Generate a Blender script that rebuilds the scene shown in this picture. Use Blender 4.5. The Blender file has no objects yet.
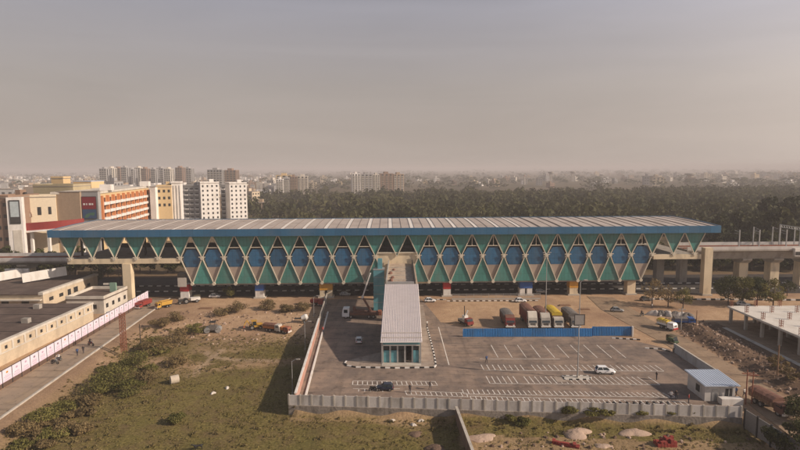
import bpy, math, random
import numpy as np
from mathutils import Vector, Matrix
R = math.radians
random.seed(7); np.random.seed(7)
SC = bpy.context.scene
COL = SC.collection

# ------------------------------------------------------------------ camera, world, sun, exposure
CAM_H, PITCH, ROLL, F = 40.0, R(5.95), R(0.28), 540.0     # F in pixels of an 800 px wide frame
cf = Vector((0, math.cos(PITCH), -math.sin(PITCH)))
cu0 = Vector((0, math.sin(PITCH), math.cos(PITCH))); cr0 = Vector((1, 0, 0))
cu = cu0 * math.cos(ROLL) + cr0 * math.sin(ROLL)
cr = cr0 * math.cos(ROLL) - cu0 * math.sin(ROLL)
camd = bpy.data.cameras.new('camera'); cam = bpy.data.objects.new('camera', camd); COL.objects.link(cam)
m = Matrix((cr, cu, -cf)).transposed().to_4x4(); m.translation = Vector((0, 0, CAM_H)); cam.matrix_world = m
camd.sensor_width = 36; camd.lens = 36 * F / 800; camd.clip_start = 1; camd.clip_end = 40000
SC.camera = cam

SUN_EL, SUN_AZ = R(29), R(-15)      # azimuth measured from +X, negative = towards the camera's side
sdir = Vector((math.cos(SUN_EL) * math.cos(SUN_AZ), math.cos(SUN_EL) * math.sin(SUN_AZ), math.sin(SUN_EL)))
sund = bpy.data.lights.new('sun', 'SUN'); sun = bpy.data.objects.new('sun', sund); COL.objects.link(sun)
sund.energy = 5.0; sund.angle = R(0.9); sund.color = (1.0, 0.83, 0.68)
sun.rotation_euler = sdir.to_track_quat('Z', 'Y').to_euler()

W = bpy.data.worlds.new('World'); SC.world = W; W.use_nodes = True
nt = W.node_tree; nt.nodes.clear(); N = nt.nodes.new; L = nt.links.new
out = N('ShaderNodeOutputWorld'); bg = N('ShaderNodeBackground'); L(bg.outputs[0], out.inputs[0])
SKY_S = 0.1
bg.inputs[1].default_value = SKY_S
sky = N('ShaderNodeTexSky'); sky.sky_type = 'NISHITA'; sky.sun_disc = False
sky.sun_elevation = SUN_EL; sky.sun_rotation = math.pi / 2 - SUN_AZ
sky.dust_density = 8; sky.air_density = 1.5; sky.ozone_density = 1
tc = N('ShaderNodeTexCoord'); sep = N('ShaderNodeSeparateXYZ'); L(tc.outputs['Generated'], sep.inputs[0])
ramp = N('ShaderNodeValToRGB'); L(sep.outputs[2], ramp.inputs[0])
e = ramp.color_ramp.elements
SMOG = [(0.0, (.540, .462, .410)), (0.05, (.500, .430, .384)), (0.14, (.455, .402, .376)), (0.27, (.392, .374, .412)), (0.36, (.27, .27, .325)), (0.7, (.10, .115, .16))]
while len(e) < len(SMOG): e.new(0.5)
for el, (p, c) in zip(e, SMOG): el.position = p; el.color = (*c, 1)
mp = N('ShaderNodeMapping'); mp.inputs['Scale'].default_value = (1.2, 1.2, 9); mp.inputs['Rotation'].default_value = (0, R(9), 0)
L(tc.outputs['Generated'], mp.inputs[0])
nz = N('ShaderNodeTexNoise'); nz.inputs['Scale'].default_value = 1.6; nz.inputs['Detail'].default_value = 5; nz.inputs['Distortion'].default_value = .6
L(mp.outputs[0], nz.inputs[0])
mr = N('ShaderNodeMapRange'); mr.inputs[1].default_value = .3; mr.inputs[2].default_value = .7; mr.inputs[3].default_value = .94; mr.inputs[4].default_value = 1.05
L(nz.outputs[0], mr.inputs[0])
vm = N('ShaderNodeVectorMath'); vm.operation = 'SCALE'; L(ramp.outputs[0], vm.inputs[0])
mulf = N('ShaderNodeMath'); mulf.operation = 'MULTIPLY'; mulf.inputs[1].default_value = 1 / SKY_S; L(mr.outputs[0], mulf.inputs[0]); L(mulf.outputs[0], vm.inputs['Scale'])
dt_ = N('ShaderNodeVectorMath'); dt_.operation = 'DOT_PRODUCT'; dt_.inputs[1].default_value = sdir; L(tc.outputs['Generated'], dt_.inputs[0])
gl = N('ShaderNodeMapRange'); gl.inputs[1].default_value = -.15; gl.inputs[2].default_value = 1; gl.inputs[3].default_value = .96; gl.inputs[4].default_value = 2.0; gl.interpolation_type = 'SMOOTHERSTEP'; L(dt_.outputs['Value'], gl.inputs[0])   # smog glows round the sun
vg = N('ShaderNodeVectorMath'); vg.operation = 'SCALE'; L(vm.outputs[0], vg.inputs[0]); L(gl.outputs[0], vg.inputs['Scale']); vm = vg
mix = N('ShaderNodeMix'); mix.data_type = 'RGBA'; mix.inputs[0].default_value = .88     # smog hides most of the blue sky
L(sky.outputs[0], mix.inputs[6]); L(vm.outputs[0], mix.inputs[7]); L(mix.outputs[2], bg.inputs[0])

SC.view_settings.view_transform = 'Standard'; SC.view_settings.look = 'None'
SC.view_settings.exposure = 0; SC.view_settings.gamma = 1; SC.view_settings.use_curve_mapping = False
SC.render.engine = 'CYCLES'
cy = SC.cycles
cy.use_denoising = True; cy.max_bounces = 5; cy.diffuse_bounces = 3; cy.glossy_bounces = 2; cy.volume_bounces = 0
cy.transparent_max_bounces = 6; cy.use_adaptive_sampling = True; cy.adaptive_threshold = 0.012
cy.volume_max_steps = 64

def ray(px, py):
    return cf * F + cr * (px - 400) + cu * (225 - py)
def P(px, py, z=0.0):                 # where a sight line of the photo meets the level z
    d = ray(px, py); t = (z - CAM_H) / d.z
    return Vector((d.x * t, d.y * t, z))
def PY(px, py, Y):                    # where it meets the upright plane y = Y
    d = ray(px, py); t = Y / d.y
    return Vector((d.x * t, Y, CAM_H + d.z * t))

# ------------------------------------------------------------------ helpers
MATS = {}
def mat(name, c, rough=.8, var=.18, scale=.6, fine=6.0, metal=0.0, spec=.3, dirt=None, bump=0.0, rnd=0.0, alpha=None, joints=None):
    if name in MATS: return MATS[name]
    mt = bpy.data.materials.new(name); mt.use_nodes = True; t = mt.node_tree; b = t.nodes['Principled BSDF']
    b.inputs['Roughness'].default_value = rough; b.inputs['Metallic'].default_value = metal
    b.inputs['Specular IOR Level'].default_value = spec
    n = t.nodes.new; l = t.links.new
    co = n('ShaderNodeTexCoord')
    n1 = n('ShaderNodeTexNoise'); n1.inputs['Scale'].default_value = scale; n1.inputs['Detail'].default_value = 4
    n2 = n('ShaderNodeTexNoise'); n2.inputs['Scale'].default_value = fine; n2.inputs['Detail'].default_value = 2
    l(co.outputs['Object'], n1.inputs[0]); l(co.outputs['Object'], n2.inputs[0])
    ad = n('ShaderNodeMath'); ad.operation = 'ADD'; l(n1.outputs[0], ad.inputs[0]); l(n2.outputs[0], ad.inputs[1])
    r = n('ShaderNodeMapRange'); r.inputs[1].default_value = .6; r.inputs[2].default_value = 1.4
    r.inputs[3].default_value = 1 - var; r.inputs[4].default_value = 1 + var; l(ad.outputs[0], r.inputs[0])
    v = n('ShaderNodeVectorMath'); v.operation = 'SCALE'; v.inputs[0].default_value = c
    last = r.outputs[0]
    if rnd:
        oi = n('ShaderNodeObjectInfo'); r2 = n('ShaderNodeMapRange'); r2.inputs[3].default_value = 1 - rnd; r2.inputs[4].default_value = 1 + rnd
        l(oi.outputs['Random'], r2.inputs[0]); mm = n('ShaderNodeMath'); mm.operation = 'MULTIPLY'
        l(last, mm.inputs[0]); l(r2.outputs[0], mm.inputs[1]); last = mm.outputs[0]
    if joints:                          # sheet joints every jx metres along and jz metres up, each sheet of a slightly different tone
        sp_ = n('ShaderNodeSeparateXYZ'); l(co.outputs['Object'], sp_.inputs[0]); fl = []
        def M_(op, a_, b_):
            q = n('ShaderNodeMath'); q.operation = op
            for i_, x_ in enumerate((a_, b_)):
                if isinstance(x_, (int, float)): q.inputs[i_].default_value = x_
                elif x_ is not None: l(x_, q.inputs[i_])
            return q.outputs[0]
        for ax_, step_ in ((0, joints[0]), (2, joints[1])):
            d0 = M_('DIVIDE', sp_.outputs[ax_], step_); fr = M_('FRACT', d0, None); fl.append(M_('FLOOR', d0, None))
            ln = M_('LESS_THAN', fr, .07 / step_); last = M_('MULTIPLY', last, M_('SUBTRACT', 1.0, M_('MULTIPLY', ln, .45)))
        cb_ = n('ShaderNodeCombineXYZ'); l(fl[0], cb_.inputs[0]); l(fl[1], cb_.inputs[1]); wn = n('ShaderNodeTexWhiteNoise'); wn.noise_dimensions = '3D'; l(cb_.outputs[0], wn.inputs['Vector'])
        rj = n('ShaderNodeMapRange'); rj.inputs[3].default_value = 1 - joints[2]; rj.inputs[4].default_value = 1 + joints[2]; l(wn.outputs[0], rj.inputs[0]); last = M_('MULTIPLY', last, rj.outputs[0])
    l(last, v.inputs['Scale'])
    src = v.outputs[0]
    if dirt:
        n3 = n('ShaderNodeTexNoise'); n3.inputs['Scale'].default_value = scale * 2.3; n3.inputs['Detail'].default_value = 6
        mp_ = n('ShaderNodeMapping'); mp_.inputs['Scale'].default_value = (1, 1, .35); l(co.outputs['Object'], mp_.inputs[0]); l(mp_.outputs[0], n3.inputs[0])
        r3 = n('ShaderNodeMapRange'); r3.inputs[1].default_value = .48; r3.inputs[2].default_value = .68; r3.inputs[4].default_value = dirt[1]; l(n3.outputs[0], r3.inputs[0])
        mx = n('ShaderNodeMix'); mx.data_type = 'RGBA'; l(r3.outputs[0], mx.inputs[0]); l(src, mx.inputs[6]); mx.inputs[7].default_value = (*dirt[0], 1)
        src = mx.outputs[2]
    l(src, b.inputs['Base Color'])
    if bump:
        bp = n('ShaderNodeBump'); bp.inputs['Strength'].default_value = bump; bp.inputs['Distance'].default_value = .1; l(n2.outputs[0], bp.inputs['Height']); l(bp.outputs[0], b.inputs['Normal'])
    if alpha is not None: b.inputs['Alpha'].default_value = alpha
    MATS[name] = mt; return mt

class MB:
    def __init__(s): s.v = []; s.f = []; s.mi = []; s.m = 0
    def add(s, vs, fs):
        o = len(s.v); s.v += [tuple(v) for v in vs]; s.f += [tuple(i + o for i in f) for f in fs]; s.mi += [s.m] * len(fs)
    def box(s, x0, x1, y0, y1, z0, z1, taper=None):
        t = taper or (0, 0)
        s.add([(x0, y0, z0), (x1, y0, z0), (x1, y1, z0), (x0, y1, z0), (x0 + t[0], y0 + t[1], z1), (x1 - t[0], y0 + t[1], z1), (x1 - t[0], y1 - t[1], z1), (x0 + t[0], y1 - t[1], z1)],
              [(0, 3, 2, 1), (4, 5, 6, 7), (0, 1, 5, 4), (1, 2, 6, 5), (2, 3, 7, 6), (3, 0, 4, 7)]); return s
    def bar(s, a, b, w, h=None, up=(0, 0, 1)):            # square bar from a to b
        a = Vector(a); b = Vector(b); d = (b - a).normalized(); h = h or w
        u = Vector(up)
        if abs(d.dot(u)) > .95: u = Vector((0, 1, 0))
        x = d.cross(u).normalized(); y = x.cross(d).normalized()
        vs = []
        for p in (a, b):
            for i, j in ((-1, -1), (1, -1), (1, 1), (-1, 1)): vs.append(p + x * (i * w / 2) + y * (j * h / 2))
        s.add(vs, [(0, 1, 2, 3), (7, 6, 5, 4), (0, 4, 5, 1), (1, 5, 6, 2), (2, 6, 7, 3), (3, 7, 4, 0)]); return s
    def tube(s, a, b, r0, r1=None, n=8):
        r1 = r0 if r1 is None else r1
        a = Vector(a); b = Vector(b); d = (b - a).normalized(); u = Vector((0, 0, 1)) if abs(d.z) < .9 else Vector((1, 0, 0))
        x = d.cross(u).normalized(); y = d.cross(x)
        vs = [p + (x * math.cos(2 * math.pi * k / n) + y * math.sin(2 * math.pi * k / n)) * r for p, r in ((a, r0), (b, r1)) for k in range(n)]
        fs = [(k, (k + 1) % n, n + (k + 1) % n, n + k) for k in range(n)] + [tuple(range(n))[::-1], tuple(range(n, 2 * n))]
        s.add(vs, fs); return s
    def prism(s, pts, z0, z1):
        n = len(pts)
        vs = [(p[0], p[1], z0) for p in pts] + [(p[0], p[1], z1) for p in pts]
        s.add(vs, [tuple(range(n))[::-1], tuple(range(n, 2 * n))] + [(k, (k + 1) % n, n + (k + 1) % n, n + k) for k in range(n)]); return s
    def slabxz(s, pts, y0, y1):                            # polygon in x,z pushed along y
        n = len(pts)
        vs = [(p[0], y0, p[1]) for p in pts] + [(p[0], y1, p[1]) for p in pts]
        s.add(vs, [tuple(range(n)), tuple(range(n, 2 * n))[::-1]] + [(k, n + k, n + (k + 1) % n, (k + 1) % n) for k in range(n)]); return s
    def slabyz(s, pts, x0, x1, inset=0.0):
        n = len(pts); cyz = (sum(p[0] for p in pts) / n, sum(p[1] for p in pts) / n)
        vs = [(x0, p[0], p[1]) for p in pts] + [(x1, p[0], p[1]) for p in pts]
        s.add(vs, [tuple(range(n))[::-1], tuple(range(n, 2 * n))] + [(k, (k + 1) % n, n + (k + 1) % n, n + k) for k in range(n)]); return s
    def quad(s, a, b, c, d): s.add([a, b, c, d], [(0, 1, 2, 3)]); return s
    def dome(s, c, r, h, n=14, rings=5, noise=0.0, seed=0):
        rg = random.Random(seed); vs = []; fs = []
        ph = [rg.random() * 6.28 for _ in range(4)]
        for i in range(rings):
            t = i / rings
            for k in range(n):
                a = 2 * math.pi * k / n
                q = 1 + noise * (math.sin(2 * a + ph[0]) + .6 * math.sin(3 * a + ph[1]) + .4 * math.sin(5 * a + ph[2]))
                rr = (1 - t) ** .8
                vs.append((c[0] + r[0] * rr * q * math.cos(a), c[1] + r[1] * rr * q * math.sin(a), c[2] + h * (1 - (1 - t) ** 1.7) * (1 + noise * rg.uniform(-.6, .6)) - (0.3 if i == 0 else 0)))
        vs.append((c[0], c[1], c[2] + h))
        for i in range(rings - 1):
            for k in range(n): fs.append((i * n + k, i * n + (k + 1) % n, (i + 1) * n + (k + 1) % n, (i + 1) * n + k))
        t0 = (rings - 1) * n
        for k in range(n): fs.append((t0 + k, t0 + (k + 1) % n, len(vs) - 1))
        s.add(vs, fs); return s
    def mesh(s, name, mats, smooth=False):
        me = bpy.data.meshes.new(name); me.from_pydata(s.v, [], s.f)
        for q in (mats if isinstance(mats, (list, tuple)) else [mats]): me.materials.append(q)
        me.polygons.foreach_set('material_index', s.mi)
        if smooth: me.polygons.foreach_set('use_smooth', [True] * len(s.f))
        me.update(); return me
    def build(s, name, mats, parent=None, smooth=False):
        return link(name, s.mesh(name, mats, smooth), parent)
def link(name, me, parent=None, loc=None, rz=None):
    o = bpy.data.objects.new(name, me); COL.objects.link(o)
    if parent is not None: o.parent = parent
    if loc is not None: o.location = loc
    if rz is not None: o.rotation_euler = (0, 0, rz)
    return o
def tag(o, label, cat, group=None, kind=None):
    if label: o['label'] = label
    if cat: o['category'] = cat
    if group: o['group'] = group
    if kind: o['kind'] = kind
    return o
def thing(name, label, cat, loc=(0, 0, 0), rz=0.0, group=None):
    o = bpy.data.objects.new(name, None); COL.objects.link(o); o.location = loc; o.rotation_euler = (0, 0, rz); o.empty_display_size = .3
    return tag(o, label, cat, group)
def structure(o): o['kind'] = 'structure'; return o
def dup(root, loc, rz=None, label=None, group=None, scale=None):
    leafy = root.name in KIDS        # its children are known and have none of their own
    def cp(o, par):
        c = o.copy(); COL.objects.link(c)
        if par is not None: c.parent = par
        for ch in (KIDS[o.name] if o.name in KIDS else () if leafy else list(o.children)): cp(ch, c)
        return c
    r = cp(root, None); r.location = loc
    if rz is not None: r.rotation_euler = (0, 0, rz)
    if label: r['label'] = label
    if group: r['group'] = group
    if scale: r.scale = scale
    return r
KIDS = {}

# ------------------------------------------------------------------ materials
M_cream = mat('cream_paint', (.70, .58, .40), .7, .10, .25, dirt=((.36, .30, .22), .5))
M_white = mat('white_paint', (.72, .69, .64), .6, .08, .3, dirt=((.42, .37, .31), .4))
M_frame = mat('lattice_paint', (.58, .52, .41), .55, .08)
M_green = mat('green_cladding', (.055, .215, .188), .45, .16, .12, 1.5, spec=.4, rnd=.13, dirt=((.16, .19, .165), .35), joints=(1.07, 2.4, .08))
M_blue = mat('blue_cladding', (.026, .120, .225), .4, .14, .08, 1.2, spec=.4, dirt=((.09, .15, .21), .4), joints=(3.3, 40, .09))
M_bluehex = mat('blue_panel', (.022, .105, .205), .4, .18, .2, 1.4, spec=.4, rnd=.2, dirt=((.07, .12, .17), .4), joints=(1.2, 1.5, .08))
M_tan = mat('tan_panel', (.33, .265, .215), .7, .12, .3, rnd=.12)
M_conc = mat('concrete', (.36, .33, .29), .85, .14, .2, 2.0, dirt=((.19, .17, .145), .6))
M_concl = mat('pale_concrete', (.47, .43, .37), .85, .12, .2, 2.0, dirt=((.27, .24, .20), .6))
M_dark = mat('dark_metal', (.035, .034, .033), .6, .2)
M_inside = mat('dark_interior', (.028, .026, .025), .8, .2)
M_glass = mat('dark_glass', (.02, .03, .035), .12, .1, spec=.6)
M_teal = mat('teal_glass', (.10, .29, .33), .35, .2, .3, 1.0, spec=.6)
M_red = mat('red_paint', (.42, .03, .03), .5, .12)
M_yel = mat('ochre_paint', (.60, .30, .04), .6, .12)
M_orange = mat('orange_paint', (.45, .17, .05), .55, .14)
M_yellow = mat('machine_yellow', (.50, .29, .05), .5, .16)
M_cblue = mat('column_blue', (.03, .10, .32), .5, .12)
M_black = mat('black_paint', (.02, .02, .02), .6, .1)
M_rubber = mat('rubber', (.018, .017, .016), .85, .15)
M_rim = mat('steel_rim', (.35, .35, .34), .4, .1, metal=.6)
M_steel = mat('galvanised_steel', (.42, .42, .41), .45, .12, metal=.5)
M_rust = mat('rusty_steel', (.26, .10, .06), .8, .25, 1.0)
M_carwhite = mat('car_white', (.80, .80, .79), .25, .04, spec=.5)
M_carsilver = mat('car_silver', (.42, .42, .41), .3, .05, metal=.4)
M_carnavy = mat('car_navy', (.02, .028, .05), .25, .1, spec=.5)
M_cargrey = mat('car_grey', (.10, .10, .10), .3, .1, spec=.5)
M_lamp = mat('lamp_lens', (.75, .72, .65), .2, .05)
M_tail = mat('tail_lens', (.45, .02, .02), .25, .05)
M_maroon = mat('maroon_paint', (.21, .035, .03), .6, .2, .5)
M_truckred = mat('truck_red', (.27, .045, .035), .55, .2, .5)
M_tarp = mat('grey_tarpaulin', (.15, .135, .12), .9, .25, .8, bump=.4)
M_tarpy = mat('yellow_tarpaulin', (.50, .35, .04), .85, .2, .8, bump=.4)
M_tarpb = mat('brown_tarpaulin', (.17, .085, .06), .9, .25, .8, bump=.4)
M_wood = mat('weathered_wood', (.25, .15, .09), .85, .25, 1.0)
M_asph = None
M_kerbw = M_white
M_roofgrey = mat('dark_roof_sheet', (.095, .068, .055), .85, .25, .15, 1.0, dirt=((.17, .125, .10), .6))
M_roofblue = mat('booth_roof_sheet', (.46, .52, .61), .5, .10, .3)
M_bark = mat('bark', (.10, .07, .05), .9, .25, 2)
M_skin = mat('skin', (.22, .12, .08), .6, .05)
M_hair = mat('hair', (.015, .012, .01), .7, .05)
M_trouser = mat('dark_trousers', (.04, .04, .055), .85, .1)
M_shirt = {'white': mat('white_shirt', (.68, .66, .62), .85, .08), 'blue': mat('blue_shirt', (.05, .09, .2), .85, .1), 'red': mat('red_shirt', (.35, .05, .04), .85, .1), 'dark': mat('dark_shirt', (.05, .045, .045), .85, .1)}

def leafmat(name, c1, c2, rnd=.25):
    mt = bpy.data.materials.new(name); mt.use_nodes = True; t = mt.node_tree; b = t.nodes['Principled BSDF']; n = t.nodes.new; l = t.links.new
    b.inputs['Roughness'].default_value = .75; b.inputs['Specular IOR Level'].default_value = .15
    g = n('ShaderNodeNewGeometry'); co = n('ShaderNodeTexCoord'); oi = n('ShaderNodeObjectInfo')
    nn = n('ShaderNodeTexNoise'); nn.inputs['Scale'].default_value = .55; nn.inputs['Detail'].default_value = 3; l(co.outputs['Object'], nn.inputs[0])
    a = n('ShaderNodeMath'); a.operation = 'MULTIPLY_ADD'; a.inputs[1].default_value = .22 if 'woodland' in name else .5; l(g.outputs['Random Per Island'], a.inputs[0])
    b2 = n('ShaderNodeMath'); b2.operation = 'MULTIPLY_ADD'; b2.inputs[1].default_value = 1.1; b2.inputs[2].default_value = -.3; l(nn.outputs[0], b2.inputs[0]); l(b2.outputs[0], a.inputs[2])
    a2 = n('ShaderNodeMath'); a2.operation = 'MULTIPLY_ADD'; a2.inputs[1].default_value = rnd * 2; l(oi.outputs['Random'], a2.inputs[0]); l(a.outputs[0], a2.inputs[2])
    a3 = n('ShaderNodeMath'); a3.operation = 'SUBTRACT'; a3.inputs[1].default_value = rnd; a3.use_clamp = True; l(a2.outputs[0], a3.inputs[0])
    if 'woodland' in name:            # stands of drier and of greener trees
        nb = n('ShaderNodeTexNoise'); nb.inputs['Scale'].default_value = .022; nb.inputs['Detail'].default_value = 4; gp_ = n('ShaderNodeNewGeometry'); l(gp_.outputs['Position'], nb.inputs[0])
        a4 = n('ShaderNodeMath'); a4.operation = 'MULTIPLY_ADD'; a4.inputs[1].default_value = 1.7; l(nb.outputs[0], a4.inputs[0]); a5 = n('ShaderNodeMath'); a5.operation = 'SUBTRACT'; a5.inputs[1].default_value = .85; a5.use_clamp = True
        l(a3.outputs[0], a4.inputs[2]); l(a4.outputs[0], a5.inputs[0]); a3 = a5
    mx = n('ShaderNodeMix'); mx.data_type = 'RGBA'; mx.inputs[6].default_value = (*c1, 1); mx.inputs[7].default_value = (*c2, 1); l(a3.outputs[0], mx.inputs[0])
    l(mx.outputs[2], b.inputs['Base Color'])
    tr = n('ShaderNodeBsdfTranslucent'); l(mx.outputs[2], tr.inputs[0]); ms = n('ShaderNodeMixShader'); ms.inputs[0].default_value = .25
    l(b.outputs[0], ms.inputs[1]); l(tr.outputs[0], ms.inputs[2]); l(ms.outputs[0], t.nodes['Material Output'].inputs[0])
    MATS[name] = mt; return mt
M_leafdark = leafmat('dark_foliage', (.032, .042, .016), (.115, .115, .042))
M_leafdry = leafmat('dry_foliage', (.12, .090, .042), (.29, .21, .10))
M_leafbush = leafmat('bush_foliage', (.085, .088, .024), (.24, .21, .066))
M_leaftuft = leafmat('tuft_foliage', (.13, .105, .045), (.26, .20, .09))
M_leafwood = leafmat('woodland_foliage', (.030, .038, .015), (.115, .108, .045), .16)

# ------------------------------------------------------------------ ground
def sstep(a, b, x):
    t = np.clip((x - a) / (b - a), 0, 1); return t * t * (3 - 2 * t)
_G = {}
def vnoise(x, y, s, seed):
    if seed not in _G: _G[seed] = np.random.RandomState(seed).rand(256, 256)
    G = _G[seed]
    X = x / s; Y = y / s; xi = np.floor(X).astype(int); yi = np.floor(Y).astype(int); fx = X - xi; fy = Y - yi
    fx = fx * fx * (3 - 2 * fx); fy = fy * fy * (3 - 2 * fy)
    g = lambda i, j: G[i % 256, j % 256]
    return (g(xi, yi) * (1 - fx) + g(xi + 1, yi) * fx) * (1 - fy) + (g(xi, yi + 1) * (1 - fx) + g(xi + 1, yi + 1) * fx) * fy
def fbm(x, y, s, seed): return .5 * vnoise(x, y, s, seed) + .3 * vnoise(x, y, s / 2.3, seed + 1) + .2 * vnoise(x, y, s / 5.1, seed + 2)
def lotleft(y): return -18.0 - (y - 88) * .062            # the lot's left wall drifts left as it goes back
def roadedge(y): return -65.3 - (y - 85) * .085
NWL, NWR = P(289, 404.5), P(741, 417)                       # the near boundary wall's ends
def nearwall(x): return NWL.y + (x - NWL.x) * (NWR.y - NWL.y) / (NWR.x - NWL.x)
def field_mask(x, y):                                      # 1 where the ground lies low
    left = sstep(0, 7, x - roadedge(y)) * (1 - sstep(-.6, .0, x - lotleft(y))) * (1 - sstep(128, 142, y))
    front = (1 - sstep(-.6, -.1, y - nearwall(x))) * sstep(0, 7, x - roadedge(y)) * (1 - sstep(56, 58.5, x))
    return np.maximum(left, front)
def polydist(x, y, pts):
    d = np.full(x.shape, 1e9)
    for (ax, ay), (bx, by) in zip(pts[:-1], pts[1:]):
        dx, dy = bx - ax, by - ay; t = np.clip(((x - ax) * dx + (y - ay) * dy) / (dx * dx + dy * dy), 0, 1)
        d = np.minimum(d, np.hypot(x - ax - t * dx, y - ay - t * dy))
    return d
def gz(x, y):
    x = np.asarray(x, float); y = np.asarray(y, float)
    f = field_mask(x, y)
    bank = np.exp(-((x - 73.5) / 3.4) ** 4) * (1 - sstep(134, 146, y))
    return -0.06 + bank * (.25 + 1.5 * np.maximum(0, fbm(x, y, 6, 91) - .35) + .5 * vnoise(x, y, 1.6, 95)) - 1.75 * f + f * (fbm(x, y, 9, 3) - .5) * .5 + (fbm(x, y, 2.2, 11) - .5) * .10 * f
def gzp(x, y): return float(gz(np.array([x]), np.array([y]))[0])
def axis(lo, hi, step, far):
    a = list(np.arange(lo, hi, step)); s = step; x = hi
    while x < far[1]: a.append(x); s = min(s * 1.22, 900); x += s
    a.append(far[1]); s = step; x = lo - step
    b = []
    while x > far[0]: b.append(x); s = min(s * 1.22, 900); x -= s
    b.append(far[0]); return np.array(b[::-1] + a)
XA = axis(-92, 100, .75, (-9000, 9000)); YA = axis(66, 172, .75, (-60, 11000))
GX, GY = np.meshgrid(XA, YA)
GZ = gz(GX, GY)
nx, ny = len(XA), len(YA)
vs = np.stack([GX.ravel(), GY.ravel(), GZ.ravel()], 1)
idx = np.arange(nx * ny).reshape(ny, nx)
fs = np.stack([idx[:-1, :-1].ravel(), idx[:-1, 1:].ravel(), idx[1:, 1:].ravel(), idx[1:, :-1].ravel()], 1)
gme = bpy.data.meshes.new('ground'); gme.from_pydata(vs.tolist(), [], fs.tolist()); gme.polygons.foreach_set('use_smooth', [True] * len(fs))
fm = field_mask(GX, GY)
grass = fm * np.clip(.45 + 1.5 * (fbm(GX, GY, 14, 21) - .25), 0, 1)
grass *= 1 - .75 * np.exp(-(np.maximum(0, GX - roadedge(GY) - 0) / 9) ** 2)              # scrubby dirt next to the road
grass *= 1 - .85 * sstep(116, 134, GY) * (GX < -20)
grass *= 1 - .8 * np.exp(-((GY - 113 - 1.5 * np.sin(GX * .2)) / 3.0) ** 2) * (GX < -20) * (fbm(GX, GY, 8, 55) > .36)      # a brown ditch line across the field
right = GX > NWL.x
grass *= 1 - .6 * np.exp(-((GY - nearwall(GX) + 1.5) / 1.6) ** 2) * ((GX < 9) & right)
grass = np.where(right & (GX > 9), grass * np.where(GY > nearwall(GX) - 5, 1.0, .30), grass)
paths = [[tuple(P(a, b, -1.8)[:2]) for a, b in pl] for pl in ([(193, 376), (203, 365), (213, 358), (240, 360), (275, 361)], [(213, 358), (206, 352)], [(213, 358), (222, 350)])]
pd = np.minimum.reduce([polydist(GX, GY, p) for p in paths])
pathm = np.exp(-(pd / .8) ** 2) * fm
grass *= 1 - .8 * pathm
far = sstep(198, 212, GY)
grass = np.maximum(grass, far * .6 * fbm(GX, GY, 90, 71) * 1.4)
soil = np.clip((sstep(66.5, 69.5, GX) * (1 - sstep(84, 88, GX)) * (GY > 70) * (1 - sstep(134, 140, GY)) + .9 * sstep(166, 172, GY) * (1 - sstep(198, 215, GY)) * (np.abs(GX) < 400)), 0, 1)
soil = np.maximum(soil, .55 * np.exp(-(np.maximum(0, GX - roadedge(GY)) / 8) ** 2) * (GX > roadedge(GY)) * (GY < 170))
soil = np.maximum(soil, far * .65)
for nm, arr in (('grass', grass), ('soil', soil), ('pale', pathm), ('far', far)):
    at = gme.attributes.new(nm, 'FLOAT', 'POINT'); at.data.foreach_set('value', arr.ravel().astype(np.float32))
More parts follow.
